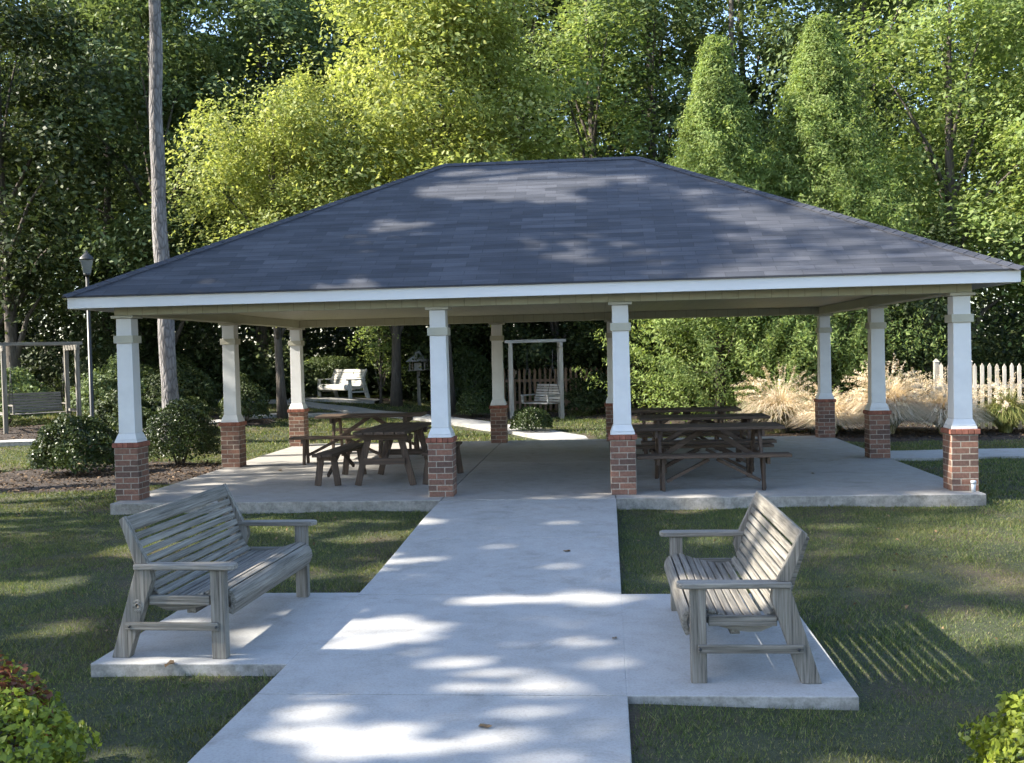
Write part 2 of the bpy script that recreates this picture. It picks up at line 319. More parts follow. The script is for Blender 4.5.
def leaf_mesh(P, O, size, r, aspect=0.55, upw=0.5, fold=0.25, droop=0.0, jit=0.35, cull=False):
    """P points, O outward vectors, size length per leaf"""
    if cull:
        keep = np.ones(len(P), bool); soft = r.uniform(0.75, 1.2, len(P))
        for (c, rad) in SUNLIT2:
            d = P-np.array(c); t = d@(-LD); q = d+LD*t[:, None]
            keep &= ~((t > 0.6+(rad*2.2 if rad > 0.7 else 0)) & (np.sqrt((q**2).sum(1)) < rad*soft))
        if cull == 'near':      # ragged openings cut into the crowns to shape the dapples
            U = np.column_stack([P@E_1, P@E_2]); f = np.zeros(len(P))
            for (kx, ky, ph, am) in WAVES: f += am*np.sin(U[:, 0]*kx+U[:, 1]*ky+ph)
            for (c, rad) in SUNLIT:
                c = np.array(c); g = np.array([c@E_1, c@E_2]); f += 2.4*np.exp(-((U-g)**2).sum(1)/(1.1*rad*rad))
            keep &= (f+r.normal(size=len(P))*0.20) < 1.15
        P, O = P[keep], O[keep]; size = size[keep]
    n = len(P)
    nrm = unit(unit(O)*(1-upw)+np.array([0, 0, upw])+r.normal(size=(n, 3))*jit)
    d = r.normal(size=(n, 3)); d[:, 2] -= droop; d = unit(d-nrm*(d*nrm).sum(1, keepdims=True)); s = np.cross(nrm, d)
    L = size[:, None]; w = L*aspect/2
    V = np.stack([P-d*L*0.5, P+s*w-nrm*w*fold*-1+d*L*0.02, P+d*L*0.5-nrm*L*0.08, P-s*w+nrm*w*fold+d*L*0.02], 1).reshape(-1, 3)
    F = np.arange(n*4).reshape(-1, 4)
    return V, F
def crown_points(r, lobes, per_clump, clumps, cr, flat=0.6):
    Ps, Os = [], []
    for (c, R) in lobes:
        k = max(3, int(clumps*R[0]*R[0]))
        d = unit(r.normal(size=(k, 3))); d[:, 2] = np.where(d[:, 2] < -0.35, -d[:, 2], d[:, 2])
        cc = np.array(c)+d*np.array(R)*r.uniform(0.5, 1.12, (k, 1))
        q = r.normal(size=(k, per_clump, 3))*np.array([cr, cr, cr*flat])*r.uniform(0.6, 1.3, (k, 1, 1))
        # leaves sink at the rim of each spray so that clumps read as boughs
        q[:, :, 2] -= 0.35*(q[:, :, 0]**2+q[:, :, 1]**2)/cr
        Ps.append((cc[:, None, :]+q).reshape(-1, 3)); Os.append(np.repeat(unit(d+r.normal(size=d.shape)*0.45), per_clump, 0))
    return np.concatenate(Ps), np.concatenate(Os)
def tree(name, label, group, x, y, H, R, base, key, seed, leaf=0.16, per=70, clumps=9, nl=9, trunk_r=0.16, cat='tree', bark=None,
         cull=False, elong=1.0, lean=(0, 0), cr=0.42, no_trunk=False):
    r = np.random.default_rng(seed); z0 = float(ground_z(x, y))-0.05
    root = empty(name, (x, y, z0)); tag(root, label, cat, group)
    ch = H-base; lobes = []
    top = np.array([lean[0], lean[1], H-R*0.35])
    lobes.append((top, np.array([R*0.55, R*0.55, R*0.6])))
    for i in range(nl):
        a = i*2.399+r.uniform(-0.4, 0.4); t = (i+0.5)/nl
        zz = base+ch*(0.12+0.72*t); prof = math.sin(math.pi*(0.18+0.72*t))**0.7
        rad = R*prof*r.uniform(0.45, 0.78)
        rr = R*r.uniform(0.38, 0.58)
        lobes.append((np.array([math.cos(a)*rad+lean[0]*t, math.sin(a)*rad+lean[1]*t, zz]), np.array([rr, rr, rr*r.uniform(0.6, 0.85)*elong])))
    P, O = crown_points(r, lobes, per, clumps, cr)
    size = leaf*r.uniform(0.6, 1.25, len(P))
    if True:
        V, F = leaf_mesh(P+np.array([x, y, z0]), O, size, r, cull='near' if cull else True); V = V-np.array([x, y, z0])
    else: V, F = leaf_mesh(P, O, size, r)
    npmesh('crown', V, F, ml[key], root)
    if not no_trunk:
        tb = MB(); nseg = 9; pts = []; rad = []
        for i in range(nseg):
            t = i/(nseg-1); z = t*(H-R*0.5)
            pts.append((lean[0]*t*t+math.sin(t*5+seed)*0.06*H/10, lean[1]*t*t+math.cos(t*4+seed)*0.06*H/10, z)); rad.append(trunk_r*(1.25 if i == 0 else 1)*(1-0.75*t))
        tb.tube(pts, rad, 10)
        for (c, rr) in lobes[1:]:
            t = max(0.15, min(0.9, (c[2]-0.9)/(H-R*0.5)*0.8)); k = min(nseg-2, int(t*(nseg-1)))
            p0 = Vector(pts[k]); p3 = Vector(c); mid = p0.lerp(p3, 0.5)+Vector((0, 0, 0.12*ch*0.3)); w = trunk_r*(1-0.75*t)*0.55
            tb.tube([p0, p0.lerp(mid, 0.6), mid, mid.lerp(p3, 0.6), p3], [w, w*0.8, w*0.6, w*0.4, w*0.15], 6)
        tb.build('trunk', bark or m_bark, root)
    return root
def conifer(name, label, group, x, y, H, R, key, seed, n=42000, base=0.3, cat='cedar tree', size=0.13, power=0.85):
    r = np.random.default_rng(seed); z0 = float(ground_z(x, y))-0.05
    root = empty(name, (x, y, z0)); tag(root, label, cat, group)
    k = n//55; t = r.uniform(0, 1, k)**0.8; z = base+(H-base)*t
    a = r.uniform(0, 2*math.pi, k)
    prof = R*np.clip((1-t), 0, 1)**power*np.where(t < 0.12, 0.75+2.0*t, 1.0)
    lump = 1+0.20*np.sin(a*5+z*1.7+seed)*np.cos(z*2.3+a*2)+0.13*np.sin(a*11+z*4.1)
    rad = prof*lump*r.uniform(0.42, 1.12, k)
    c = np.stack([np.cos(a)*rad, np.sin(a)*rad, z], 1); o = np.stack([np.cos(a), np.sin(a), np.full(k, 0.35)], 1)
    # spray: points along an ascending bough
    u = r.uniform(-0.5, 0.5, (k, 55, 1)); bl = 0.85*(0.5+0.5*(1-t))[:, None, None]
    q = u*bl*unit(o*np.array([1, 1, 2.2]))[:, None, :]+r.normal(size=(k, 55, 3))*np.array([0.10, 0.10, 0.07])*(1.1-u)
    P = (c[:, None, :]+q).reshape(-1, 3); O = np.repeat(o, 55, 0)
    V, F = leaf_mesh(P, O, size*r.uniform(0.5, 1.3, len(P)), r, aspect=0.32, upw=0.25, jit=0.6)
    npmesh('crown', V, F, ml[key], root)
    tb = MB(); tb.tube([(0, 0, 0), (0.02, 0, H*0.5), (0, 0, H*0.96)], [0.16, 0.1, 0.02], 9)
    for i in range(26):
        zz = 0.8+i*(H-1.6)/26; aa = i*2.4; L = R*(1-zz/H)*0.8
        tb.tube([(0, 0, zz), (math.cos(aa)*L*0.5, math.sin(aa)*L*0.5, zz+0.15*L), (math.cos(aa)*L, math.sin(aa)*L, zz+0.5*L)], [0.035, 0.022, 0.006], 5)
    tb.build('trunk', m_bark, root); return root
def shrub(name, label, group, x, y, rx, rz, key, seed, n=7000, leaf=0.05, cat='bush', lump=0.16, ry=None, extra=None, sq=1.0):
    r = np.random.default_rng(seed); z0 = float(ground_z(x, y)); ry = ry or rx
    root = empty(name, (x, y, z0)); tag(root, label, cat, group)
    d = unit(r.normal(size=(n, 3))); d[:, 2] = np.abs(d[:, 2])*1.4-0.4
    L = 1+lump*(np.sin(d[:, 0]*5+seed)*np.cos(d[:, 1]*6+seed*2)+0.6*np.sin(d[:, 2]*9+d[:, 0]*7))
    rad = L*r.uniform(0.5, 1.04, n)**0.4
    n_ = n
    e = np.sign(d)*np.abs(d)**sq
    P = e*rad[:, None]*np.array([rx, ry, rz*0.60])+np.array([0, 0, rz*0.40]); P[:, 2] = np.maximum(P[:, 2], 0.02)
    V, F = leaf_mesh(P, d, leaf*r.uniform(0.6, 1.3, n), r, upw=0.35, jit=0.55, aspect=0.6)
    if extra:
        npmesh('foliage', V, F, None, root, mats=[ml[key], ml[extra]], midx=(((np.sin(P[:, 0]*7+1)+np.sin(P[:, 1]*9)+P[:, 2]*1.5) > 1.45) & (r.uniform(size=n) < 0.6)).astype(int))
    else: npmesh('foliage', V, F, ml[key], root)
    tb = MB()
    for i in range(7):
        a = i*0.9+seed; tb.tube([(math.cos(a)*0.04, math.sin(a)*0.04, -0.02), (math.cos(a)*rx*0.3, math.sin(a)*ry*0.3, rz*0.4), (math.cos(a+.2)*rx*0.65, math.sin(a+.2)*ry*0.65, rz*0.7)], [0.018, 0.012, 0.004], 5)
    tb.build('stem', m_bark, root); return root

# ------------------------------------------------------------------ ground, walks
def sheet(name, xs, ys, m, zf=ground_z, off=0.0):
    X, Y = np.meshgrid(xs, ys); Z = zf(X, Y)+off
    V = np.stack([X, Y, Z], -1).reshape(-1, 3); nx, ny = len(xs), len(ys)
    i = np.arange(nx-1)[None, :]+np.arange(ny-1)[:, None]*nx; F = np.stack([i, i+1, i+1+nx, i+nx], -1).reshape(-1, 4)
    o = npmesh(name, V, F, m); o.data.polygons.foreach_set('use_smooth', [True]*len(F)); return struct(o)
gx = np.concatenate([np.linspace(-300, -32, 20), np.linspace(-30, 26, 141), np.linspace(28, 300, 20)])
gy = np.concatenate([np.linspace(-120, -22, 12), np.linspace(-20, 45, 164), np.linspace(48, 400, 24)])
sheet('ground', gx, gy, m_soil)

def slab_panels(name, rects, thick, m, zf, bevel=0.008, skew=0.0):
    b = MB()
    for (x0, x1, y0, y1) in rects:
        n = max(1, int(round((y1-y0)/0.5))); ys = np.linspace(y0, y1, n+1)
        zt = [float(zf(y)) for y in ys]; vs = []
        for y, z in zip(ys, zt):
            q0, q1 = x0+skew*(y+0.5), x1+skew*(y+0.5); vs += [(q0, y, z), (q1, y, z), (q1, y, z-thick), (q0, y, z-thick)]
        fs = [(0, 1, 2, 3), (n*4+3, n*4+2, n*4+1, n*4)]
        for i in range(n):
            for k in range(4): fs.append((i*4+k, (i+1)*4+k, (i+1)*4+(k+1) % 4, i*4+(k+1) % 4))
        b.add(vs, fs)
    import bmesh
    o = b.build(name, m, bevel=bevel); bm = bmesh.new(); bm.from_mesh(o.data); bmesh.ops.recalc_face_normals(bm, faces=bm.faces); bm.to_mesh(o.data); bm.free()
    return struct(o)
G = 0.004; SK = 0.008
ybr = [-16, -14.2, -12.4, -10.6, -8.9, -7.05, -4.6, -2.5, -0.30]
slab_panels('walkway', [(-1.13, 1.06, a+G, b-G) for a, b in zip(ybr[:-1], ybr[1:])], 0.16, m_conc, walk_z, skew=SK)
slab_panels('bench_pad', [(-2.46, -1.12-G, -6.48, -4.52)], 0.13, m_conc, lambda y: -0.15, skew=SK)
slab_panels('bench_pad', [(1.05+G, 2.36, -7.05, -4.6)], 0.13, m_conc, lambda y: -0.15, skew=SK)
SX0, SX1, SY0, SY1 = -5.46, 5.5, -0.25, 8.15
xb = [SX0, -1.13, 1.06, SX1]; yb = [SY0, 3.9, SY1]
slab_panels('pavilion_floor', [(xb[i]+(G if i else 0), xb[i+1]-(G if i < 2 else 0), yb[j]+(G if j else 0), yb[j+1]-(0 if j else G)) for i in range(3) for j in range(2)], 0.30, m_conc_shade, lambda y: 0.0, 0.012)
def ribbon(name, pts, w, m, off=0.05, thick=0.1):
    pts = [np.array(p, float) for p in pts]; P = []
    for i in range(len(pts)-1):
        n = max(2, int(np.linalg.norm(pts[i+1]-pts[i])/0.4))
        P += [pts[i]+(pts[i+1]-pts[i])*k/n for k in range(n)]
    P.append(pts[-1]); b = MB(); vs = []; fs = []
    for i, p in enumerate(P):
        d = unit(P[min(i+2, len(P)-1)]-P[max(i-2, 0)]); nn = np.array([-d[1], d[0]])
        z = float(ground_z(*p))+off
        for s, dz in ((1, 0), (-1, 0), (-1, -thick), (1, -thick)): q = p+nn*w/2*s; vs.append((q[0], q[1], z+dz))
        if i: 
            for k in range(4): fs.append(((i-1)*4+(k+1) % 4, i*4+(k+1) % 4, i*4+k, (i-1)*4+k))
    b.add(vs, fs); return struct(b.build(name, m))
ribbon('garden_path', [(0.3, 8.16), (0.1, 9.6), (-0.9, 11.2), (-2.4, 13.2), (-4.6, 15.8), (-7.0, 17.6), (-10.5, 19.0), (-16, 19.6)], 0.95, m_conc)
ribbon('garden_path', [(5.51, 5.3), (9, 5.5), (13, 5.6), (24, 6.5)], 1.3, m_conc)
ribbon('garden_path', [(-19, 9.2), (-14, 9.4), (-11.5, 9.9), (-9.5, 12.5), (-8.3, 15.1), (-6.0, 16.6)], 1.0, m_conc)
ribbon('bench_pad', [(-9.1, 19.95), (-6.3, 19.95)], 1.5, m_conc, off=0.07)

# mulch beds: irregular raised sheets
def bed(name, cx, cy, rx, ry, seed, chips=2500, rot=0.0):
    r = np.random.default_rng(seed); na, nr = 64, 10; vs = []; fs = []; ph = r.uniform(0, 6, 4)
    def rim(a): return 1+0.10*math.sin(3*a+ph[0])+0.07*math.sin(5*a+ph[1])+0.04*math.sin(11*a+ph[2])
    def pt(a, t):
        u, v = math.cos(a)*rx*t*rim(a), math.sin(a)*ry*t*rim(a)
        return cx+u*math.cos(rot)-v*math.sin(rot), cy+u*math.sin(rot)+v*math.cos(rot)
    for i in range(nr+1):
        for k in range(na):
            x, y = pt(k*2*math.pi/na, max(i/nr, 0.001)); vs.append((x, y, float(ground_z(x, y))+0.035*min(1, (1-i/nr)*6)+(-0.012 if i == nr else 0.004)))
    for i in range(nr):
        for k in range(na): fs.append((i*na+k, (i+1)*na+k, (i+1)*na+(k+1) % na, i*na+(k+1) % na))
    b = MB(); b.add(vs, fs, True); struct(b.build(name, m_mulch))
    t = np.sqrt(r.uniform(0, 1.06, chips)); a = r.uniform(0, 2*math.pi, chips)
    P = np.array([pt(A, t_) for A, t_ in zip(a, t)]); z = ground_z(P[:, 0], P[:, 1])+0.045
    P = np.column_stack([P, z+r.uniform(0, 0.01, chips)])
    V, F = leaf_mesh(P, np.tile([0, 0, 1.0], (chips, 1)), r.uniform(0.03, 0.10, chips), r, aspect=0.4, upw=0.7, jit=0.35)
    return V, F
chV = []; chF = []; nb = 0
BEDS = [(-7.5, 4.1, 2.3, 2.2, 3, 2600, 0.35), (-9.2, 13.3, 1.6, 1.2, 4, 600, 0), (7.6, 9.4, 3.6, 1.3, 5, 1500, 0.0), (-6.9, 20.9, 2.6, 0.6, 6, 900, 0), (5.4, 12.3, 3.6, 2.0, 7, 1200, 0),
        (-12.9, 11.2, 1.8, 1.6, 8, 900, 0), (11.6, 9.6, 2.2, 1.2, 9, 900, 0), (-2.2, 16.2, 2.2, 2.0, 10, 700, 0), (2.0, 15.0, 1.8, 1.3, 12, 500, 0)]
for q in BEDS:
    V, F = bed('mulch_bed', *q); chV.append(V); chF.append(F+nb); nb += len(V)
o = npmesh('mulch_chips', np.concatenate(chV), np.concatenate(chF), m_chips); tag(o, 'brown bark chips and dead leaves scattered on the mulch beds', 'mulch', kind='stuff')
def in_bed(x, y, k=0.97):
    m = np.zeros(len(x), bool)
    for (cx, cy, rx, ry, *_) in BEDS: m |= ((x-cx)/rx)**2+((y-cy)/ry)**2 < k
    return m

# lawn blades
PATHS = [([(0.3, 8.16), (0.1, 9.6), (-0.9, 11.2), (-2.4, 13.2), (-4.6, 15.8), (-7.0, 17.6), (-10.5, 19.0), (-16, 19.6)], 0.68), ([(5.51, 5.3), (9, 5.5), (13, 5.6), (24, 6.5)], 0.66),
         ([(-19, 9.2), (-14, 9.4), (-11.5, 9.9), (-9.5, 12.5), (-8.3, 15.1), (-6.0, 16.6)], 0.51), ([(-9.1, 19.95), (-6.3, 19.95)], 0.76)]
def blades(name, x0, x1, y0, y1, dens, w, h, seed):
    r = np.random.default_rng(seed); n = int((x1-x0)*(y1-y0)*dens)
    x = r.uniform(x0, x1, n); y = r.uniform(y0, y1, n)
    # only what the camera (or one a step aside) could see
    dep = (x-CAM[0])*fw[0]+(y-CAM[1])*fw[1]; lat = (x-CAM[0])*rt[0]+(y-CAM[1])*rt[1]
    k = (dep > 2.5) & (np.abs(lat) < 0.53*dep+1.2)
    e = 0.012
    xs_ = x-SK*(y+0.5)
    k &= ~((xs_ > -1.13-e) & (xs_ < 1.06+e) & (y < -0.2))
    k &= ~((x > -2.51-e) & (x < -1.1) & (y > -6.48-e) & (y < -4.52+e)); k &= ~((x > 1.0) & (x < 2.31+e) & (y > -7.05-e) & (y < -4.6+e))
    k &= ~((x > SX0-e) & (x < SX1+e) & (y > SY0-e) & (y < SY1+e))
    k &= ~in_bed(x, y)
    # thin and bare places
    f = np.sin(x*1.7+1.3)*np.sin(y*1.3+0.4)+0.6*np.sin(x*4.1+y*2.2)+0.5*np.sin(x*0.8-y*2.9)
    k &= r.uniform(size=n) < np.clip(1.0-0.35*(f-0.4), 0.45, 1.0)
    # soil line along the concrete edges
    dl = np.minimum.reduce([np.where(y < -0.5, np.abs(xs_+1.13), 9), np.where(y < -0.5, np.abs(xs_-1.06), 9)]); k &= (dl > 0.035+0.03*np.sin(y*5)) | (r.uniform(size=n) < 0.25)
    x, y = x[k], y[k]
    for pts, hw in PATHS:
        kk = np.ones(len(x), bool)
        for a, b in zip(pts[:-1], pts[1:]):
            a, b = np.array(a), np.array(b); d = b-a; t = np.clip(((x-a[0])*d[0]+(y-a[1])*d[1])/(d@d), 0, 1)
            kk &= np.hypot(x-a[0]-d[0]*t, y-a[1]-d[1]*t) > hw
        x, y = x[kk], y[kk]
    n = len(x); z = ground_z(x, y)-0.004
    a = r.uniform(0, 2*math.pi, n); hh = h*r.uniform(0.45, 1.25, n)*(1+0.45*np.sin(x*5.3+np.sin(y*3.1)*2)*np.sin(y*4.7+np.cos(x*2.7)*2))*(1+1.2*(r.uniform(size=n) < 0.01)); ln = hh*r.uniform(0.2, 1.1, n); b_ = r.uniform(0, 2*math.pi, n)
    P = np.column_stack([x, y, z]); s = np.column_stack([np.cos(a), np.sin(a), 0*a])*w/2*r.uniform(0.7, 1.4, (n, 1))
    tip = P+np.column_stack([np.cos(b_)*ln, np.sin(b_)*ln, hh])
    V = np.stack([P-s, P+s, tip], 1).reshape(-1, 3); F = np.arange(3*n).reshape(-1, 3)
    o = npmesh(name, V, F, m_grass, nside=3); return o
tag(blades('lawn_grass', -8, 7.5, -10.5, -0.3, 4600, 0.006, 0.029, 21), 'short mown grass around the concrete pads and benches', 'grass', kind='stuff')
tag(blades('lawn_grass', -16, 14, -0.4, 9.5, 1300, 0.012, 0.038, 22), 'shaded grass on both sides of the pavilion', 'grass', kind='stuff')
tag(blades('lawn_grass', -20, 15, 9.5, 25, 520, 0.02, 0.055, 23), 'dappled grass behind the pavilion', 'grass', kind='stuff')

r = np.random.default_rng(44); n = 620; x = r.uniform(-9, 8, n); y = r.uniform(-9, 9, n)
k = ~((x > -2.6) & (x < 2.45) & (y < 0) & ((np.abs(x) < 1.25) | ((y > -7.1) & (y < -4.5)))) & ~((x > SX0-.05) & (x < SX1+.05) & (y > SY0-.05) & (y < SY1+.05)) & ~((x > 5) & (y > 4))
x, y = x[k], y[k]; P = np.column_stack([x, y, ground_z(x, y)+0.03])
V, F = leaf_mesh(P, np.tile([0, 0, 1.0], (len(P), 1)), r.uniform(0.02, 0.05, len(P)), r, aspect=0.6, upw=0.7, jit=0.5, fold=0.6)
tag(npmesh('leaf_litter', V, F, m_litter), 'small dry leaves scattered over the lawn', 'leaves', kind='stuff')
# ------------------------------------------------------------------ pavilion
PX = [-5.34, -1.166, 1.166, 5.34]; PY = [0.16, 3.95, 7.75]
pav = empty('pavilion', (0, 0, 0)); tag(pav, 'open picnic pavilion with dark hip roof on white columns with brick piers', 'pavilion')
def column():
    b = MB(); b.frus(0.225, 0.205, 0.885, 2.40); sh = b.build('column', m_paint, pav, 0.006)
    b = MB(); b.box(-0.16, 0.16, -0.16, 0.16, 0.001, 0.70); b.build('brick_pier', m_brick, sh, 0.004)
    b = MB()
    for i in range(5): # rowlock course: bricks on edge round the top of the pier
        x = -0.18+i*0.073; b.box(x, x+0.068, -0.18, 0.18, 0.702, 0.762)
    b.build('pier_cap', simple('cap_brick', (0.22, 0.075, 0.05), (0.34, 0.13, 0.085), 14, 0.9, isl=0.4) if 'capm' not in globals() else capm, sh, 0.004)
    b = MB(); b.frus(0.31, 0.30, 0.764, 0.80); b.frus(0.295, 0.232, 0.802, 0.885); b.build('base_trim', m_paint, sh, 0.004)
    b = MB(); b.box(-0.132, 0.132, -0.132, 0.132, 2.075, 2.175); b.build('collar', m_trim, sh, 0.005)
    b = MB(); b.box(-0.15, 0.15, -0.15, 0.15, 2.402, 2.438); b.build('capital', m_trim, sh, 0.005)
    return sh
c0 = column(); index(c0)
spots = [(x, PY[0]) for x in PX]+[(x, PY[2]) for x in PX]+[(PX[0], PY[1]), (PX[3], PY[1])]
for i, (x, y) in enumerate(spots):
    if i == 0: c0.location = (x, y, 0)
    else: dup(c0, (x, y, 0), parent=pav)
OV = 0.53; EX, EY0, EY1 = PX[3]+OV, PY[0]-OV, PY[2]+OV; ZE, ZR = 2.685, 4.97; YM = (PY[0]+PY[2])/2; RX = 1.6
# ring beams, butt jointed
b = MB(); bz0, bz1 = 2.440, 2.585
b.box(-5.46, 5.46, PY[0]-0.11, PY[0]+0.11, bz0, bz1); b.box(-5.46, 5.46, PY[2]-0.11, PY[2]+0.11, bz0, bz1)
for s in (-1, 1): b.box(s*PX[3]-0.11, s*PX[3]+0.11, PY[0]+0.112, PY[2]-0.112, bz0, bz1)
b.build('beam', m_beam, pav, 0.006)
b = MB(); b.box(-EX+0.02, EX-0.02, EY0+0.02, EY1-0.02, 2.588, 2.60); b.build('soffit', m_soffit, pav)
b = MB(); z0, z1 = 2.525, ZE-0.004
b.box(-EX, EX, EY0, EY0+0.025, z0, z1); b.box(-EX, EX, EY1-0.025, EY1, z0, z1)
for s in (-1, 1): b.box(min(s*EX, s*(EX-0.025)), max(s*EX, s*(EX-0.025)), EY0+0.026, EY1-0.026, z0, z1)
m_fascia = simple('white_fascia', (0.57, 0.57, 0.58), (0.64, 0.64, 0.645), 2, 0.45, mscale=(0.4, 1, 3), bs=0.03)
b.build('fascia', m_fascia, pav, 0.003)
# roof surface with UVs in metres along eave / up slope
e = 0.035; ex, ey0, ey1 = EX+e, EY0-e, EY1+e
A, B, C, D, E1, E2 = [Vector(v) for v in ((-ex, ey0, ZE), (ex, ey0, ZE), (ex, ey1, ZE), (-ex, ey1, ZE), (-RX, YM, ZR), (RX, YM, ZR))]
vs = []; fs = []; uvs = []
for poly in ((A, B, E2, E1), (B, C, E2), (C, D, E1, E2), (D, A, E1)):
    k0 = len(vs); vs += [tuple(p) for p in poly]; fs.append(tuple(range(k0, k0+len(poly))))
    ud = (poly[1]-poly[0]).normalized(); n = ud.cross(poly[2]-poly[0]).normalized(); vd = n.cross(ud)
    uvs += [((p-poly[0]).dot(ud)+7.13*len(fs), (p-poly[0]).dot(vd)) for p in poly]
bot = [(-ex, ey0, ZE-0.02), (ex, ey0, ZE-0.02), (ex, ey1, ZE-0.02), (-ex, ey1, ZE-0.02)]
k0 = len(vs); vs += bot; fs.append((k0+3, k0+2, k0+1, k0)); uvs += [(0, 0)]*4
for a, bb in ((0, 1), (1, 2), (2, 3), (3, 0)):
    k1 = len(vs); top = (A, B, C, D); vs += [bot[a], bot[bb], tuple(top[bb]), tuple(top[a])]; fs.append((k1, k1+1, k1+2, k1+3)); uvs += [(0, 0.07)]*4
rb = MB(); rb.add(vs, fs); roof = rb.build('roof', m_shing, pav)
ul = roof.data.uv_layers.new(name='UVMap'); ul.data.foreach_set('uv', [c for p in uvs for c in p])
# overlapping cap shingles along hips and ridge
cb = MB(); cr = np.random.default_rng(2)
def caps(p, q, n1, n2):
    p, q = Vector(p), Vector(q); L = (q-p).length; d = (q-p)/L; k = int(L/0.14)
    for i in range(k):
        a = p+d*(i*L/k); c = p+d*min(L, (i+1.5)*L/k); w = 0.13+cr.uniform(-0.004, 0.004)
        h0, h1 = Vector((0, 0, 0.022)), Vector((0, 0, 0.012))
        s1 = (n1.cross(d)); s1 = -s1 if s1.dot(n1.cross(d)) < 0 else s1
        t1 = d.cross(n1); t2 = d.cross(n2)
        t1 = t1 if t1.z < 0 else -t1; t2 = t2 if t2.z < 0 else -t2
        vsx = [a+h0, a+h0+t1*w, a+h0+t2*w, c+h1, c+h1+t1*w, c+h1+t2*w]
        vsx += [v-Vector((0, 0, 0.012)) for v in vsx]
        cb.add(vsx, [(0, 1, 4, 3), (0, 3, 5, 2), (1, 0, 6, 7), (0, 2, 8, 6), (4, 1, 7, 10), (2, 5, 11, 8)])
nF = (B-A).cross(E1-A).normalized(); nR = (C-B).cross(E2-B).normalized(); nB = (D-C).cross(E2-C).normalized(); nL = (A-D).cross(E1-D).normalized()
caps(A, E1, nF, nL); caps(B, E2, nF, nR); caps(C, E2, nB, nR); caps(D, E1, nB, nL); caps(E1, E2, nF, nB)
cb.build('ridge_cap', simple('cap_shingle', (0.028, 0.03, 0.042), (0.06, 0.064, 0.08), 60, 0.85, isl=0.35), pav)
# conduit stub at the slab corner
t = empty('pipe_stub', (5.40, -0.10, 0)); tag(t, 'short grey pipe stub standing at the right corner of the concrete floor', 'pipe')
b = MB(); b.tube([(0, 0, 0), (0, 0, 0.11)], 0.025, 14); b.build('pipe', m_pvc, t)
b = MB(); b.tube([(0, 0, 0.105), (0, 0, 0.14), (0, 0, 0.145)], [0.033, 0.033, 0.02], 14); b.build('cap', m_pvc, t)

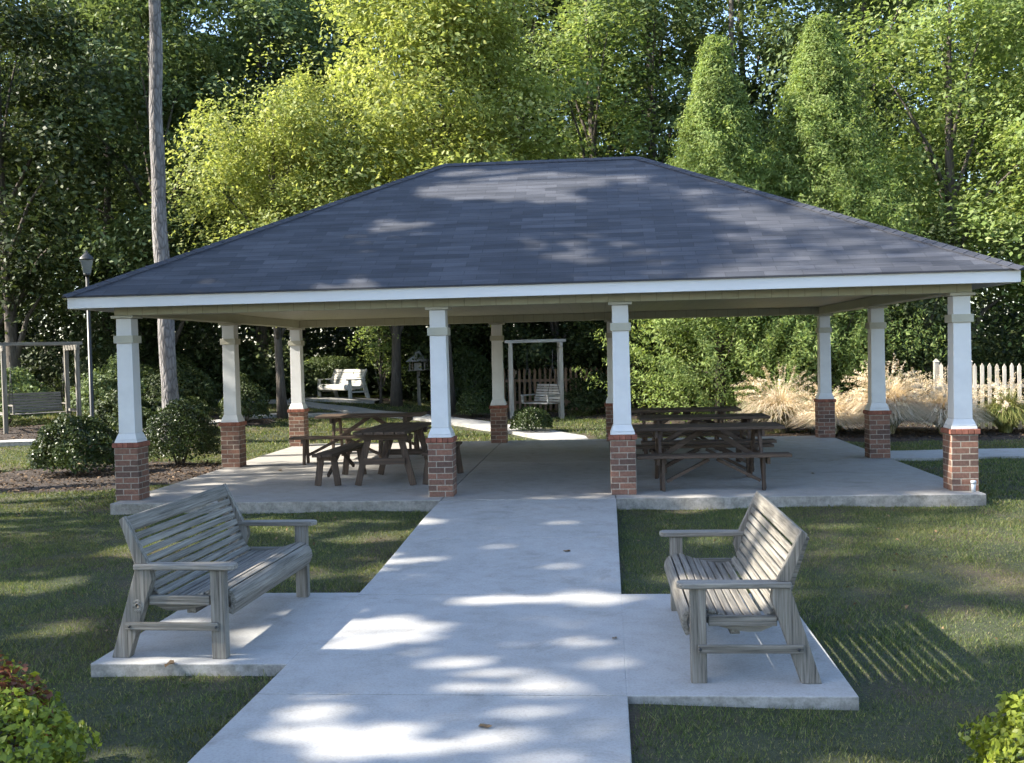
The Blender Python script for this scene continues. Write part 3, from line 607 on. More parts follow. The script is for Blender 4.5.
# ------------------------------------------------------------------ slatted garden bench (front at u=0, back towards +u, length along v)
def arc_pts(P, n):                         # catmull-rom through P, resampled to n
    P = [np.array(p, float) for p in P]; Q = []
    for i in range(len(P)-1):
        a, b_, c, d = P[max(i-1, 0)], P[i], P[i+1], P[min(i+2, len(P)-1)]
        for k in range(12):
            t = k/12; Q.append(0.5*(2*b_+(c-a)*t+(2*a-5*b_+4*c-d)*t*t+(3*b_-a-3*c+d)*t**3))
    Q.append(P[-1]); Q = np.array(Q); s = np.concatenate([[0], np.cumsum(np.linalg.norm(np.diff(Q, axis=0), axis=1))])
    tt = np.linspace(0, s[-1], n); return np.column_stack([np.interp(tt, s, Q[:, 0]), np.interp(tt, s, Q[:, 1])])
def garden_bench(mats, L=1.56, name='garden_bench'):
    root = empty(name, (0, 0, 0)); mx, my, mz = mats['x'], mats['y'], mats['z']; h = L/2
    prof = arc_pts([(0.0, 0.265), (-0.028, 0.34), (0.0, 0.415), (0.085, 0.44), (0.2, 0.405), (0.33, 0.375), (0.43, 0.375), (0.495, 0.43), (0.535, 0.52), (0.57, 0.63), (0.61, 0.75), (0.645, 0.86), (0.665, 0.90)], 200)
    s = np.concatenate([[0], np.cumsum(np.linalg.norm(np.diff(prof, axis=0), axis=1))]); tot = s[-1]
    def at(d): return np.array([np.interp(d, s, prof[:, 0]), np.interp(d, s, prof[:, 1])])
    def slat(b, d0, d1, th=0.02, inset=0.0):
        n = 6; ds = np.linspace(d0, d1, n+1); top = [at(d) for d in ds]; bt = []
        for d in ds:
            tg = unit(at(min(d+0.01, tot))-at(max(d-0.01, 0))); bt.append(at(d)-np.array([-tg[1], tg[0]])*th)
        b.prism([tuple(p) for p in top]+[tuple(p) for p in bt[::-1]], -h+inset, h-inset, 'y')
    seat = MB(); d = 0.0
    slat(seat, 0.0, 0.185, 0.035)           # rolled front board
    d = 0.195; dseat = 0.66
    while d+0.045 < dseat: slat(seat, d, d+0.044); d += 0.055
    seat.build('seat', my, root, 0.004)
    back = MB(); d = max(d, dseat-0.02)
    while d+0.045 < tot-0.10: slat(back, d, d+0.044); d += 0.056
    back.build('backrest', my, root, 0.006)
    tr = MB(); slat(tr, d+0.004, tot+0.0, 0.055, -0.01); tr.build('top_rail', my, root, 0.02)
    for sgn in (-1, 1):
        y0 = sgn*(h-0.02); lo = sgn*(h+0.035); yy = sorted((y0, lo))
        # curved side rail that carries the slats
        dd = np.linspace(0.06, tot-0.02, 26); top = [at(q) for q in dd]; low = []
        for q, p in zip(dd, top):
            tg = unit(at(min(q+0.01, tot))-at(max(q-0.01, 0))); w = 0.085 if q < dseat else 0.075
            low.append(p-np.array([-tg[1], tg[0]])*w)
        rail = MB(); pr = [(p[0], p[1]-0.0) for p in top]; lw = [(min(p[0], 0.72), p[1]) for p in low]
        for i in range(len(pr)-1):
            off = 0.021
            n0 = unit(np.array(low[i])-top[i])*off; n1 = unit(np.array(low[i+1])-top[i+1])*off
            rail.prism([tuple(top[i]+n0), tuple(top[i+1]+n1), tuple(low[i+1]), tuple(low[i])], sgn*(h-0.012), sgn*(h-0.052), 'y')
        import bmesh
        bm_ = bmesh.new(); 
        ro = rail.build('side_rail', mx, root); bm_.from_mesh(ro.data); bmesh.ops.remove_doubles(bm_, verts=bm_.verts, dist=1e-5); bmesh.ops.recalc_face_normals(bm_, faces=bm_.faces); bm_.to_mesh(ro.data); bm_.free()
        ya, yb_ = sgn*(h+0.002), sgn*(h+0.068)
        fl = MB(); fl.box(0.02, 0.112, min(ya, yb_), max(ya, yb_), 0.0, 0.565); fl.build('leg', mz, root, 0.005)
        rl = MB(); rl.prism([(0.765, 0.0), (0.65, 0.0), (0.485, 0.50), (0.50, 0.60), (0.585, 0.60), (0.615, 0.50)], ya, yb_, 'y'); rl.build('leg', mz, root, 0.005)
        # back post continues above the arm, leaning away
        bp = MB(); bp.prism([(0.52, 0.602), (0.60, 0.602), (0.70, 0.88), (0.665, 0.905)], ya, sgn*(h+0.05), 'y'); bp.build('back_post', mz, root, 0.005)
        # flat arm with rounded nose
        ar = MB(); n = 10; w0, w1 = h-0.02, h+0.10; cyy = (w0+w1)/2; rr = (w1-w0)/2; ol = [(0.60, w0+0.015), (0.60, w1-0.015)]
        ol += [(-0.01-rr*math.sin(a)*0.75, cyy+rr*math.cos(a)) for a in np.linspace(0, math.pi, n)]
        vs = [(u, sgn*v, z) for z in (0.567, 0.603) for u, v in ol]; k = len(ol)
        ar.add(vs, [tuple(range(k))[::-1], tuple(range(k, 2*k))]+[(i, (i+1) % k, (i+1) % k+k, i+k) for i in range(k)])
        import bmesh
        ao = ar.build('armrest', mx, root, 0.009); bm_ = bmesh.new(); bm_.from_mesh(ao.data); bmesh.ops.recalc_face_normals(bm_, faces=bm_.faces); bm_.to_mesh(ao.data); bm_.free()
        st = MB(); st.box(0.06, 0.66, sgn*(h+0.070) if sgn > 0 else sgn*(h+0.092), sgn*(h+0.092) if sgn > 0 else sgn*(h+0.070), 0.185, 0.235); st.build('stretcher', mx, root, 0.005)
        sr = MB(); a_, b_ = sorted((sgn*(h+0.010), sgn*(h+0.045)))
        sr.box(0.127, 0.52, a_, b_, 0.335, 0.395); sr.build('seat_rail', mx, root, 0.005)
        # bolts
        for (u, z) in ((0.07, 0.21), (0.63, 0.21)):
            bo = MB(); bo.tube([(u, sgn*(h+0.092), z), (u, sgn*(h+0.101), z)], 0.009, 8); bo.build('bolt', m_metal, root)
    cb_ = MB(); cb_.box(0.03, 0.07, -h+0.055, h-0.055, 0.30, 0.36) ; cb_.box(0.26, 0.32, -h+0.055, h-0.055, 0.26, 0.32); cb_.build('cross_beam', my, root, 0.004)
    return root
lb = garden_bench(mw)
lb.location = (-1.565, -5.50, -0.15); lb.scale = (1.08, 1.04, 1.05); lb.rotation_euler = (0, 0, math.pi-0.035)
# bench front faces +x: local +u must point to -x, so turn by pi
tag(lb, 'weathered grey slatted wooden bench with its back to the left lawn', 'bench', 'weathered benches facing each other across the walk')
index(lb)
rb_ = dup(lb, (1.37, -5.96, -0.15), 0.0); rb_.scale = (1.02, 1.03, 1.0); rb_['label'] = 'weathered grey slatted wooden bench on the right pad with its back to the right lawn'
lb['label'] = 'weathered grey slatted wooden bench on the left pad, knot in its rear leg'
fb = garden_bench(mwhite, 1.6, 'garden_bench'); fb.location = (-7.8, 19.75, float(ground_z(-7.6, 19.95))+0.07); fb.rotation_euler = (0, 0, 0.80); fb.scale = (1.05, 1.15, 1.05)
tag(fb, 'pale sunlit wooden bench in front of the clipped hedge far behind the pavilion', 'bench')
# knot on the rear leg of the left bench
kn = MB(); n = 18; ring = [(0.0, 0.006)]+[(0.012, 0.006), (0.020, 0.001), (0.027, 0.006), (0.034, 0.0)]; vs = []
for rr_, dd_ in ring[1:]: vs += [(0.585+rr_*math.cos(k*2*math.pi/n), 0.848+dd_, 0.335+rr_*1.25*math.sin(k*2*math.pi/n)) for k in range(n)]
fs = [tuple(range(n))]+[(i*n+k, i*n+(k+1) % n, (i+1)*n+(k+1) % n, (i+1)*n+k) for i in range(3) for k in range(n)]
kn.add(vs, fs, True); kn.build('knot', mw['y'], lb)
# ------------------------------------------------------------------ picnic tables
def picnic(name, attached=True, L=1.95, top=0.79):
    root = empty(name, (0, 0, 0)); h = L/2
    tb = MB()
    for i in range(5): y = -0.37+i*0.148+0.074; tb.box(-h, h, y-0.07, y+0.07, top-0.04, top)
    tb.build('tabletop', mp['x'], root, 0.004)
    for s in (-1, 1):
        x = s*(h-0.32); fr = MB()
        for t in (-1, 1): fr.bar((x, t*0.62 if attached else t*0.40, 0.0), (x, t*0.22, top-0.042), 0.04, 0.09, (0, 1, 0))
        fr.build('leg', mp['z'], root, 0.004)
        cr = MB(); cr.box(x+s*0.021, x+s*0.061, -0.34, 0.34, top-0.135, top-0.042)
        if attached: cr.box(x+s*0.021, x+s*0.061, -0.74, 0.74, 0.335, 0.425)
        else: cr.box(x+s*0.021, x+s*0.061, -0.30, 0.30, 0.30, 0.39)
        cr.build('crosspiece', mp['y'], root, 0.004)
        bb = MB(); bb.bar((x-s*0.025, 0, 0.36), (s*0.04, 0, top-0.045), 0.07, 0.04, (0, 1, 0)); bb.build('brace', mp['x'], root, 0.003)
    if attached:
        for t in (-1, 1):
            se = MB()
            for k in range(2): y = t*(0.52+k*0.15); se.box(-h, h, min(y, y+t*0.14), max(y, y+t*0.14), 0.427, 0.467)
            se.build('seat', mp['x'], root, 0.004)
            for s in (-1, 1):
                po = MB(); x = s*(h-0.32); po.box(x-s*0.02-0.02, x-s*0.02+0.02, t*0.70-0.04, t*0.70+0.04, 0, 0.425); po.build('seat_post', mp['z'], root, 0.003)
                bb = MB(); bb.bar((s*(h-0.38), t*0.66, 0.12), (s*0.05, t*0.66, 0.40), 0.04, 0.07, (0, 1, 0)); bb.build('brace', mp['x'], root, 0.003)
    index(root); return root
def pbench(L=1.8):
    root = empty('picnic_bench', (0, 0, 0)); h = L/2; b = MB()
    for i in (-1, 1): b.box(-h, h, i*0.075-0.07, i*0.075+0.07, 0.43, 0.47)
    b.build('seat', mp['x'], root, 0.004)
    for s in (-1, 1):
        x = s*(h-0.25); b = MB()
        for t in (-1, 1): b.bar((x, t*0.15, 0), (x, t*0.09, 0.428), 0.04, 0.09, (0, 1, 0))
        b.box(x+s*0.021, x+s*0.055, -0.14, 0.14, 0.36, 0.428); b.build('leg', mp['z'], root, 0.004)
        b = MB(); b.bar((x-s*0.02, 0, 0.14), (s*0.05, 0, 0.425), 0.05, 0.035, (0, 1, 0)); b.build('brace', mp['x'], root, 0.003)
    index(root); return root
pt = picnic('picnic_table'); gt = 'picnic tables with attached seats on the right side of the floor'
for i, (x, y, rz, lab) in enumerate([(2.32, 1.0, 0.0, 'brown picnic table nearest the front edge, between the two right front columns'), (2.45, 2.95, 0.02, 'middle brown picnic table of the three in a row on the right side'), (2.3, 4.9, -0.02, 'brown picnic table at the back of the row of three, nearest the cedars')]):
    q = pt if i == 0 else dup(pt, (x, y, 0), rz); q.location = (x, y, 0.001); q.rotation_euler = (0, 0, rz); tag(q, lab, 'picnic table', gt)
p2 = picnic('picnic_table', False, 1.9, 0.78); g2 = 'picnic tables with separate benches on the left side'
p2.location = (-2.12, 1.85, 0.001); p2.rotation_euler = (0, 0, math.pi/2-0.04); tag(p2, 'dark brown picnic table standing end-on beside the second front column', 'picnic table', g2)
p3 = dup(p2, (-3.2, 5.1, 0.001), 0.03); p3['label'] = 'dark brown picnic table set crosswise behind the end-on table on the left'
pb0 = pbench(); gb = 'separate benches at the left picnic tables'
for i, (x, y, rz, lab) in enumerate([(-2.95, 1.9, math.pi/2-0.05, 'brown picnic bench end-on at the left side of the near left table'), (-1.42, 1.9, math.pi/2-0.02, 'brown picnic bench end-on behind the second front brick pier'),
                                     (-3.5, 4.2, 0.05, 'brown picnic bench crosswise in front of the far left table'), (-3.2, 5.95, 0.0, 'brown picnic bench crosswise on the far side of the far left table')]):
    q = pb0 if i == 0 else dup(pb0); q.location = (x, y, 0.001); q.rotation_euler = (0, 0, rz); tag(q, lab, 'bench', gb)

# ------------------------------------------------------------------ arbors with swings
def arbor(label, x, y, rz, W_=1.45, D_=0.75, Hh=2.1, m=mw, top=True):
    root = empty('arbor', (x, y, float(ground_z(x, y))-0.03), rz); tag(root, label, 'arbor', 'wooden swing arbors')
    for sx in (-1, 1):
        for sy in (-1, 1):
            b = MB(); b.box(sx*W_/2-0.05, sx*W_/2+0.05, sy*D_/2-0.05, sy*D_/2+0.05, 0, Hh-0.18); b.build('post', m['z'], root, 0.005)
        b = MB(); b.box(sx*W_/2-0.04, sx*W_/2+0.04, -D_/2-0.12, D_/2+0.12, Hh-0.178, Hh-0.05); b.build('side_beam', m['y'], root, 0.004)
        b = MB(); b.box(sx*W_/2-0.02, sx*W_/2+0.02, -D_/2+0.052, D_/2-0.052, 0.45, 0.52); b.build('side_rail', m['y'], root, 0.004)
    for k in range(5):
        yy = -D_/2+k*D_/4; b = MB(); b.box(-W_/2-0.14, W_/2+0.14, yy-0.02, yy+0.02, Hh-0.048, Hh+0.03); b.build('rafter', m['x'], root, 0.003)
    return root
def swing(label, x, y, rz, w=1.1, Hh=2.1, tilt=0.0, mm=mw, m2=None):
    g = float(ground_z(x, y)); root = empty('porch_swing', (x, y, g+0.42), rz); tag(root, label, 'swing', 'hanging bench swings')
    b = MB()
    for k in range(6): b.box(-w/2, w/2, -0.22+k*0.075, -0.16+k*0.075, -0.01, 0.01)
    b.build('seat', mm['x'], root, 0.003)
    b = MB()
    for k in range(7): z = 0.06+k*0.07; b.bar((-w/2, 0.25+k*0.022, z), (w/2, 0.25+k*0.022, z), 0.016, 0.056)
    b.build('backrest', mm['x'], root, 0.003)
    for s in (-1, 1):
        b = MB(); b.box(s*w/2-0.03, s*w/2+0.03, -0.24, 0.32, 0.2, 0.235); b.box(s*w/2-0.025, s*w/2+0.025, -0.22, -0.17, 0.012, 0.198); b.build('armrest', mm['y'], root, 0.003)
        b = MB(); b.tube([(s*w/2, -0.2, 0.23), (s*w/2, 0.0, 1.0), (s*w/2, 0.02, Hh-0.64)], 0.008, 5); b.tube([(s*w/2, 0.27, 0.23), (s*w/2, 0.02, 1.0)], 0.008, 5); b.build('chain', m_metal, root)
    return root
arbor('grey wooden arbor with flat slatted top standing behind the middle opening of the pavilion', -0.83, 14.8, 0.12, 1.35, 0.7, 2.15, m=mmid)
swing('grey bench swing hanging in the arbor behind the middle opening', -0.72, 14.8, -0.75, 1.0, mm=mmid)
arbor('shaded grey wooden arbor at the far left edge beyond the dark round bush', -13.2, 11.6, 0.75, 1.7, 1.0, 2.2)
swing('shaded grey bench swing hanging in the arbor at the far left edge', -13.2, 11.65, 0.75, 1.25)
# ------------------------------------------------------------------ bird feeder, lamp post
fd = empty('bird_feeder', (-4.8, 19.0, float(ground_z(-4.8, 19)))); tag(fd, 'wooden bird feeder with peaked roof on a post between second column and far bench', 'bird feeder')
b = MB(); b.box(-0.05, 0.05, -0.05, 0.05, 0, 1.13); b.build('post', mw['z'], fd)
b = MB(); b.box(-0.30, 0.30, -0.30, 0.30, 1.132, 1.16); b.build('tray', mw['x'], fd)
for sx in (-1, 1):
    for sy in (-1, 1): b = MB(); b.box(sx*0.24-0.02, sx*0.24+0.02, sy*0.24-0.02, sy*0.24+0.02, 1.162, 1.42); b.build('corner_post', mw['z'], fd)
b = MB(); b.box(-0.12, 0.12, -0.12, 0.12, 1.162, 1.38); b.build('seed_box', m_glass, fd)
b = MB(); b.frus(0.72, 0.30, 1.422, 1.60); b.frus(0.296, 0.05, 1.602, 1.78); b.build('roof', simple('shingle_grey', (0.16, 0.16, 0.16), (0.28, 0.28, 0.27), 20, 0.9), fd, 0.004)
lz = float(ground_z(-9.66, 7.5)); lp = empty('lamp_post', (-9.66, 7.5, lz)); tag(lp, 'thin black lamp post with pale glass lantern above the left roof corner', 'lamp post')
b = MB(); b.tube([(0, 0, 0), (0, 0, 0.25), (0, 0, 0.5), (0, 0, 0.55), (0, 0, 3.75)], [0.09, 0.085, 0.07, 0.045, 0.036], 14); b.build('pole', m_metal, lp)
b = MB(); b.tube([(0, 0, 3.75), (0, 0, 3.79)], [0.09, 0.10], 4); b.tube([(0, 0, 4.07), (0, 0, 4.10), (0, 0, 4.2), (0, 0, 4.27)], [0.20, 0.19, 0.07, 0.01], 4); b.build('lantern_frame', m_metal, lp)
b = MB(); b.tube([(0, 0, 3.792), (0, 0, 4.068)], [0.10, 0.17], 4); q = b.build('lantern_glass', m_glass, lp)
for p in q.data.polygons: p.use_smooth = False
# ------------------------------------------------------------------ fences
def picket(name, label, pts, m, hgt=1.25, pw=0.075, gap=0.075, wave=0.0):
    root = empty(name, (pts[0][0], pts[0][1], 0)); tag(root, label, 'fence'); O = Vector((pts[0][0], pts[0][1], 0)); ra = np.random.default_rng(5)
    for a, c in zip(pts[:-1], pts[1:]):
        a3, c3 = Vector((*a, 0)), Vector((*c, 0)); d = (c3-a3); L = d.length; d /= L; nrm = Vector((-d.y, d.x, 0)); n = int(L/(pw+gap))
        pk = MB()
        for i in range(n):
            p = a3+d*(i+0.5)*L/n-O; z = float(ground_z(*(p+O)[:2])); h = hgt+wave*math.sin(i*2*math.pi/16)+ra.uniform(-0.012, 0.012); q = []
            for f in (-0.011, 0.011):
                for (s, zz) in ((-pw/2, 0.04), (pw/2, 0.04), (pw/2, h-0.07), (0, h), (-pw/2, h-0.07)): q.append(p+d*s+nrm*(f-0.034)+Vector((0, 0, z+zz)))
            pk.add(q, [(4, 3, 2, 1, 0), (5, 6, 7, 8, 9)]+[(k, (k+1) % 5, (k+1) % 5+5, k+5) for k in range(5)])
        pk.build('picket_panel', m, root)
        rl = MB()
        for zz in (0.3, 0.95): rl.bar(a3-O+Vector((0, 0, float(ground_z(*a))+zz)), c3-O+Vector((0, 0, float(ground_z(*c))+zz)), 0.04, 0.08)
        rl.build('rail', m, root)
    k = 0
    for a, c in zip(pts[:-1], pts[1:]):
        L = math.dist(a, c); m_ = max(1, round(L/2.4))
        for i in range(m_+1 if c == pts[-1] else m_):
            x, y = a[0]+(c[0]-a[0])*i/m_, a[1]+(c[1]-a[1])*i/m_; z = float(ground_z(x, y)); b = MB()
            b.box(x-O.x-0.05, x-O.x+0.05, y-O.y+0.025, y-O.y+0.12, z, z+hgt+0.02); b.frus(0.12, 0.02, z+hgt+0.022, z+hgt+0.09, x-O.x, y-O.y+0.0725); b.build('post', m, root)
    return root
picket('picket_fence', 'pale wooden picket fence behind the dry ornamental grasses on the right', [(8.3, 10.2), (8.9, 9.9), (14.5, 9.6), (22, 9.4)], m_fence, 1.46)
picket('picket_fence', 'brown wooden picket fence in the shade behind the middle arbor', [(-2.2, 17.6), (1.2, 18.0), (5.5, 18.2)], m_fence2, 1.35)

# ------------------------------------------------------------------ ornamental grasses
def fountain(label, x, y, H, spread, n, seed, key='straw', plumes=60, key2='reed'):
    r = np.random.default_rng(seed); z0 = float(ground_z(x, y)); root = empty('ornamental_grass', (x, y, z0)); tag(root, label, 'grass clump', 'ornamental grasses by the picket fence')
    def strands(n, H, w, spr, curl):
        a = r.uniform(0, 2*math.pi, n); s = spr*np.sqrt(r.uniform(0.02, 1, n)); h = H*r.uniform(0.55, 1.05, n); m = 6
        T_ = np.linspace(0, 1, m)[None, :]; aa = a[:, None]+r.normal(size=(n, 1))*0.3*T_
        rr = 0.12*r.uniform(0, 1, (n, 1))+s[:, None]*T_**1.7; zz = h[:, None]*(T_*1.25-curl*T_**2.6*(0.3+s[:, None]/spr))
        C = np.stack([np.cos(aa)*rr, np.sin(aa)*rr, np.maximum(zz, 0.02)], -1); sd = np.stack([-np.sin(aa), np.cos(aa), 0*aa], -1)*(w*(1-T_**3*0.85))[..., None]
        V = np.stack([C-sd, C+sd], 2).reshape(-1, 3); i = np.arange(n)[:, None]*m*2+np.arange(m-1)[None, :]*2
        F = np.stack([i, i+1, i+3, i+2], -1).reshape(-1, 4); return V, F, C[:, -1], unit(C[:, -1]-C[:, -2])
    V1, F1, _, _ = strands(n, H*0.85, 0.008, spread, 0.75)
    npmesh('blade', V1, F1, ml[key if seed % 3 else key], root)['kind'] = 'stuff'
    V2, F2, _, _ = strands(n//2, H*0.6, 0.008, spread*0.8, 0.6); npmesh('green_blade', V2, F2, ml[key2], root)['kind'] = 'stuff'
    if plumes:
        V3, F3, tip, dr = strands(plumes, H, 0.003, spread*0.85, 0.45)
        k = 40; u = r.uniform(0, 1, (plumes, k, 1)); P = tip[:, None, :]-dr[:, None, :]*u*0.28+r.normal(size=(plumes, k, 3))*0.018
        V4, F4 = leaf_mesh(P.reshape(-1, 3), np.repeat(dr, k, 0), np.full(plumes*k, 0.045), r, aspect=0.3, upw=0.2)
        npmesh('plume', np.concatenate([V3, V4]), np.concatenate([F3, F4+len(V3)]), ml['straw'], root)['kind'] = 'stuff'
    return root
fountain('large sunlit straw coloured grass clump between right middle and right front columns', 7.0, 9.35, 1.75, 1.15, 3800, 1, plumes=160)
fountain('straw coloured grass clump directly left of the right front column', 8.1, 9.1, 1.45, 0.95, 2600, 2, plumes=120)
fountain('green and straw grass clump just right of the right front column', 9.35, 9.2, 1.35, 0.75, 2200, 3, 'reed', 60)
fountain('pale dry grass clump between the right rear and right middle columns', 5.85, 9.5, 1.15, 1.0, 2600, 4, plumes=100)
fountain('tall airy dry grass with arching plumes left of the right rear column', 4.9, 10.3, 1.6, 1.2, 1300, 5, 'straw', 110)
fountain('small dry grass clump low against the fence at the right edge', 10.6, 9.1, 1.2, 0.8, 1500, 6, plumes=70)

# ------------------------------------------------------------------ shrubs
gs = 'round clipped dark bushes'
shrub('bush', 'dark spreading bush in the mulch left of the left front column', gs, -8.2, 4.1, 0.78, 1.05, 'box', 31, 11000, 0.06)
shrub('bush', 'tall dark rounded bush between left front and left middle columns', gs, -6.95, 5.5, 0.72, 1.22, 'box', 32, 11000, 0.05, lump=0.10)
shrub('bush', 'low dark bush beside the path in front of the middle arbor', gs, -0.72, 10.9, 0.52, 0.62, 'box', 33, 6000, 0.045, lump=0.06)
shrub('bush', 'small round clipped bush left of the second rear column', gs, -2.55, 15.0, 0.52, 0.82, 'box', 34, 6000, 0.05, lump=0.05)
shrub('bush', 'large dome shaped dark bush behind the small round bush', gs, -2.95, 17.0, 0.9, 1.95, 'box', 35, 12000, 0.06, lump=0.06)
shrub('bush', 'dark leafy bush right of the left middle column', gs, -8.35, 13.0, 0.6, 1.2, 'dark', 36, 6000, 0.07)
shrub('hedge', 'rounded clipped hedge with sunlit top behind the far pale bench', None, -8.6, 22.6, 1.35, 1.4, 'mid', 37, 12000, 0.06, cat='hedge', lump=0.05, ry=0.7, sq=0.7)
gz = 'loose shrubs along the edge of the woods'
for i, (x, y, rx, rz, key, lab) in enumerate([
    (-15.0, 13.2, 1.2, 1.5, 'mid', 'leafy shrub seen through the far left arbor'), (-12.2, 14.2, 1.2, 1.6, 'mid', 'leafy shrub just right of the far left arbor'),
    (-10.6, 14.0, 1.1, 1.5, 'dark', 'dark shrub behind the lamp post'), (-13.8, 16.8, 1.3, 2.0, 'dark', 'taller dark shrub behind the far left arbor'),
    (-11.4, 21.0, 1.3, 1.7, 'dark', 'dark shrub left of the hedge behind the left rear column'), (-9.4, 11.0, 0.7, 0.95, 'dark', 'dark shrub seen left of the left middle column'),
    (-10.3, 10.2, 0.8, 1.0, 'dark', 'dark low shrub behind the left front column'), (-5.6, 21.6, 1.0, 2.2, 'dark', 'dark shrub directly behind the bird feeder'),
    (0.9, 16.4, 1.0, 1.1, 'dark', 'dark low shrub right of the middle arbor')]):
    shrub('shrub', lab, gz, x, y, rx, rz, key, 50+i, 7000, 0.09, cat='shrub', lump=0.25)
# foreground shrubs
shrub('shrub', 'lime green shrub with bronze leaf tips in the bottom left corner', None, -2.12, -8.35, 0.50, 0.60, 'lime', 71, 7000, 0.045, cat='shrub', lump=0.2, extra='red')
shrub('shrub', 'lime green shrub in the bottom right corner', None, 2.98, -8.25, 0.46, 0.56, 'lime', 72, 6000, 0.042, cat='shrub', lump=0.15)
# young tree beside the far bench
tree('sapling', 'slender young tree with bright leaves right of the far pale bench', None, -6.1, 19.3, 3.2, 0.85, 0.9, 'maple', 81, leaf=0.11, per=40, clumps=40, nl=7, trunk_r=0.05, cr=0.2)

# ------------------------------------------------------------------ trees
SUNLIT += [((-2.1, -8.4, 0.3), 0.28), ((-2.4, -8.1, 0.3), 0.25), ((2.95, -8.3, 0.25), 0.3), ((-0.11, -4.8, -0.15), 0.17), ((0.12, -4.85, -0.15), 0.15), ((0.6, -4.7, -0.15), 0.15), ((0.85, -4.85, -0.15), 0.15), ((-0.75, -5.6, -0.15), 0.22), ((-0.85, -6.0, -0.15), 0.2), ((-0.1, -6.45, -0.15), 0.13), ((0.2, -6.6, -0.15), 0.13),
           ((0.45, -6.95, -0.15), 0.14), ((0.7, -7.0, -0.15), 0.12), ((0.1, -6.9, -0.15), 0.11), ((0.7, -6.0, -0.15), 0.15), ((0.9, -6.4, -0.15), 0.15), ((-0.3, -7.9, -0.15), 0.16), ((0.3, -7.75, -0.15), 0.16), ((0.7, -5.5, -0.15), 0.1),
           ((-2.1, -6.5, -0.1), 0.18), ((-1.7, -6.5, -0.1), 0.18), ((-1.55, -6.2, -0.1), 0.2), ((-1.55, -5.7, -0.1), 0.2), ((-1.5, -5.2, -0.1), 0.15), ((-2.4, -6.5, 0), 0.15), ((-1.5, -5.6, 0.25), 0.12),
           ((1.85, -6.3, 0.5), 0.22), ((1.8, -5.9, 0.45), 0.2), ((1.6, -6.2, 0.28), 0.2), ((1.9, -5.5, 0.6), 0.12), ((1.7, -6.5, 0.28), 0.15), ((1.95, -6.6, 0.6), 0.14),
           ((3.6, -5.2, -0.25), 0.35), ((4.0, -5.3, -0.25), 0.3), ((4.3, -4.1, -0.25), 0.25), ((1.6, -3.8, -0.25), 0.14), ((3.2, -2.9, -0.25), 0.15), ((2.4, -4.0, -0.25), 0.14), ((3.5, -1.5, -0.25), 0.2), ((5.4, -2.2, -0.25), 0.25), ((2.2, -8.0, -0.25), 0.12),
           ((-3.2, -1.0, -0.2), 0.3), ((-2.6, -1.6, -0.2), 0.3), ((-3.9, -2.4, -0.2), 0.3), ((-1.7, -2.0, -0.2), 0.25), ((-4.3, -4.0, -0.2), 0.3), ((-2.3, -3.2, -0.2), 0.25), ((-4.6, -1.3, -0.2), 0.25), ((-3.4, -5.4, -0.2), 0.2), ((-2.0, -1.0, -0.2), 0.25),
           ((5.34, -0.1, 0.8), 0.3), ((5.3, 0, 0.35), 0.22), ((4.9, -0.3, 0), 0.14), ((0.2, -0.1, 0), 0.12), ((0.7, -0.15, 0), 0.12), ((-0.4, -0.9, 0), 0.15), ((0.4, -1.8, 0), 0.12), ((-0.2, -2.9, -0.1), 0.1), ((0.6, -3.6, -0.12), 0.11),
           ((-5.0, 1.4, 0), 0.14), ((-4.4, 1.6, 0), 0.14), ((-4.2, 2.6, 0), 0.16), ((-3.7, 2.4, 0), 0.13), ((-3.9, 3.6, 0), 0.12), ((-4.6, 0.9, 0), 0.12),
           ((-0.9, 3.3, 4.6), 0.45), ((-0.2, 3.2, 4.6), 0.45), ((0.5, 3.1, 4.5), 0.4), ((-1.2, 2.6, 4.2), 0.3), ((0.2, 2.4, 4.1), 0.3), ((1.6, 2.9, 4.4), 0.25), ((-0.5, 2.7, 4.3), 0.35), ((3.3, 1.1, 3.4), 0.28), ((3.0, 1.5, 3.6), 0.25), ((4.2, 1.6, 3.5), 0.25), ((4.1, 0.5, 3.05), 0.25), ((0.5, 0.3, 2.95), 0.2), ((-1.7, 1.5, 3.6), 0.22), ((2.5, 2.3, 4.1), 0.2), ((-4.3, 2.2, 3.5), 0.14), ((-2.7, 3.2, 4.5), 0.16)]
gshade = 'shade trees beside the lawn left of the benches'
for i, (x, y, H, R, base) in enumerate([(-9.5, -8.2, 9.5, 2.9, 3.6), (-12.8, -10.2, 13, 3.6, 5), (-12.6, -4.6, 12, 3.4, 4.4), (-10.6, -1.9, 10.5, 2.7, 4.5), (-15.2, -7.2, 15, 3.6, 7.5), (-13.2, -0.2, 14, 3.3, 6.5), (-16.5, -2.4, 17, 3.6, 9), (-11.2, 1.6, 17.5, 4.0, 9.5), (-15.5, 4.0, 20, 4.0, 12), (-9.6, -0.6, 12.5, 2.6, 7.5)]):
    tree('shade_tree', 'broad green shade tree out on the left lawn', gshade, x, y, H, R, base, 'mid', 100+i, leaf=0.17, per=80, clumps=8, nl=11, trunk_r=0.2, cull=True, cr=0.45)  # out of view; crowns cut open where sun patches should land
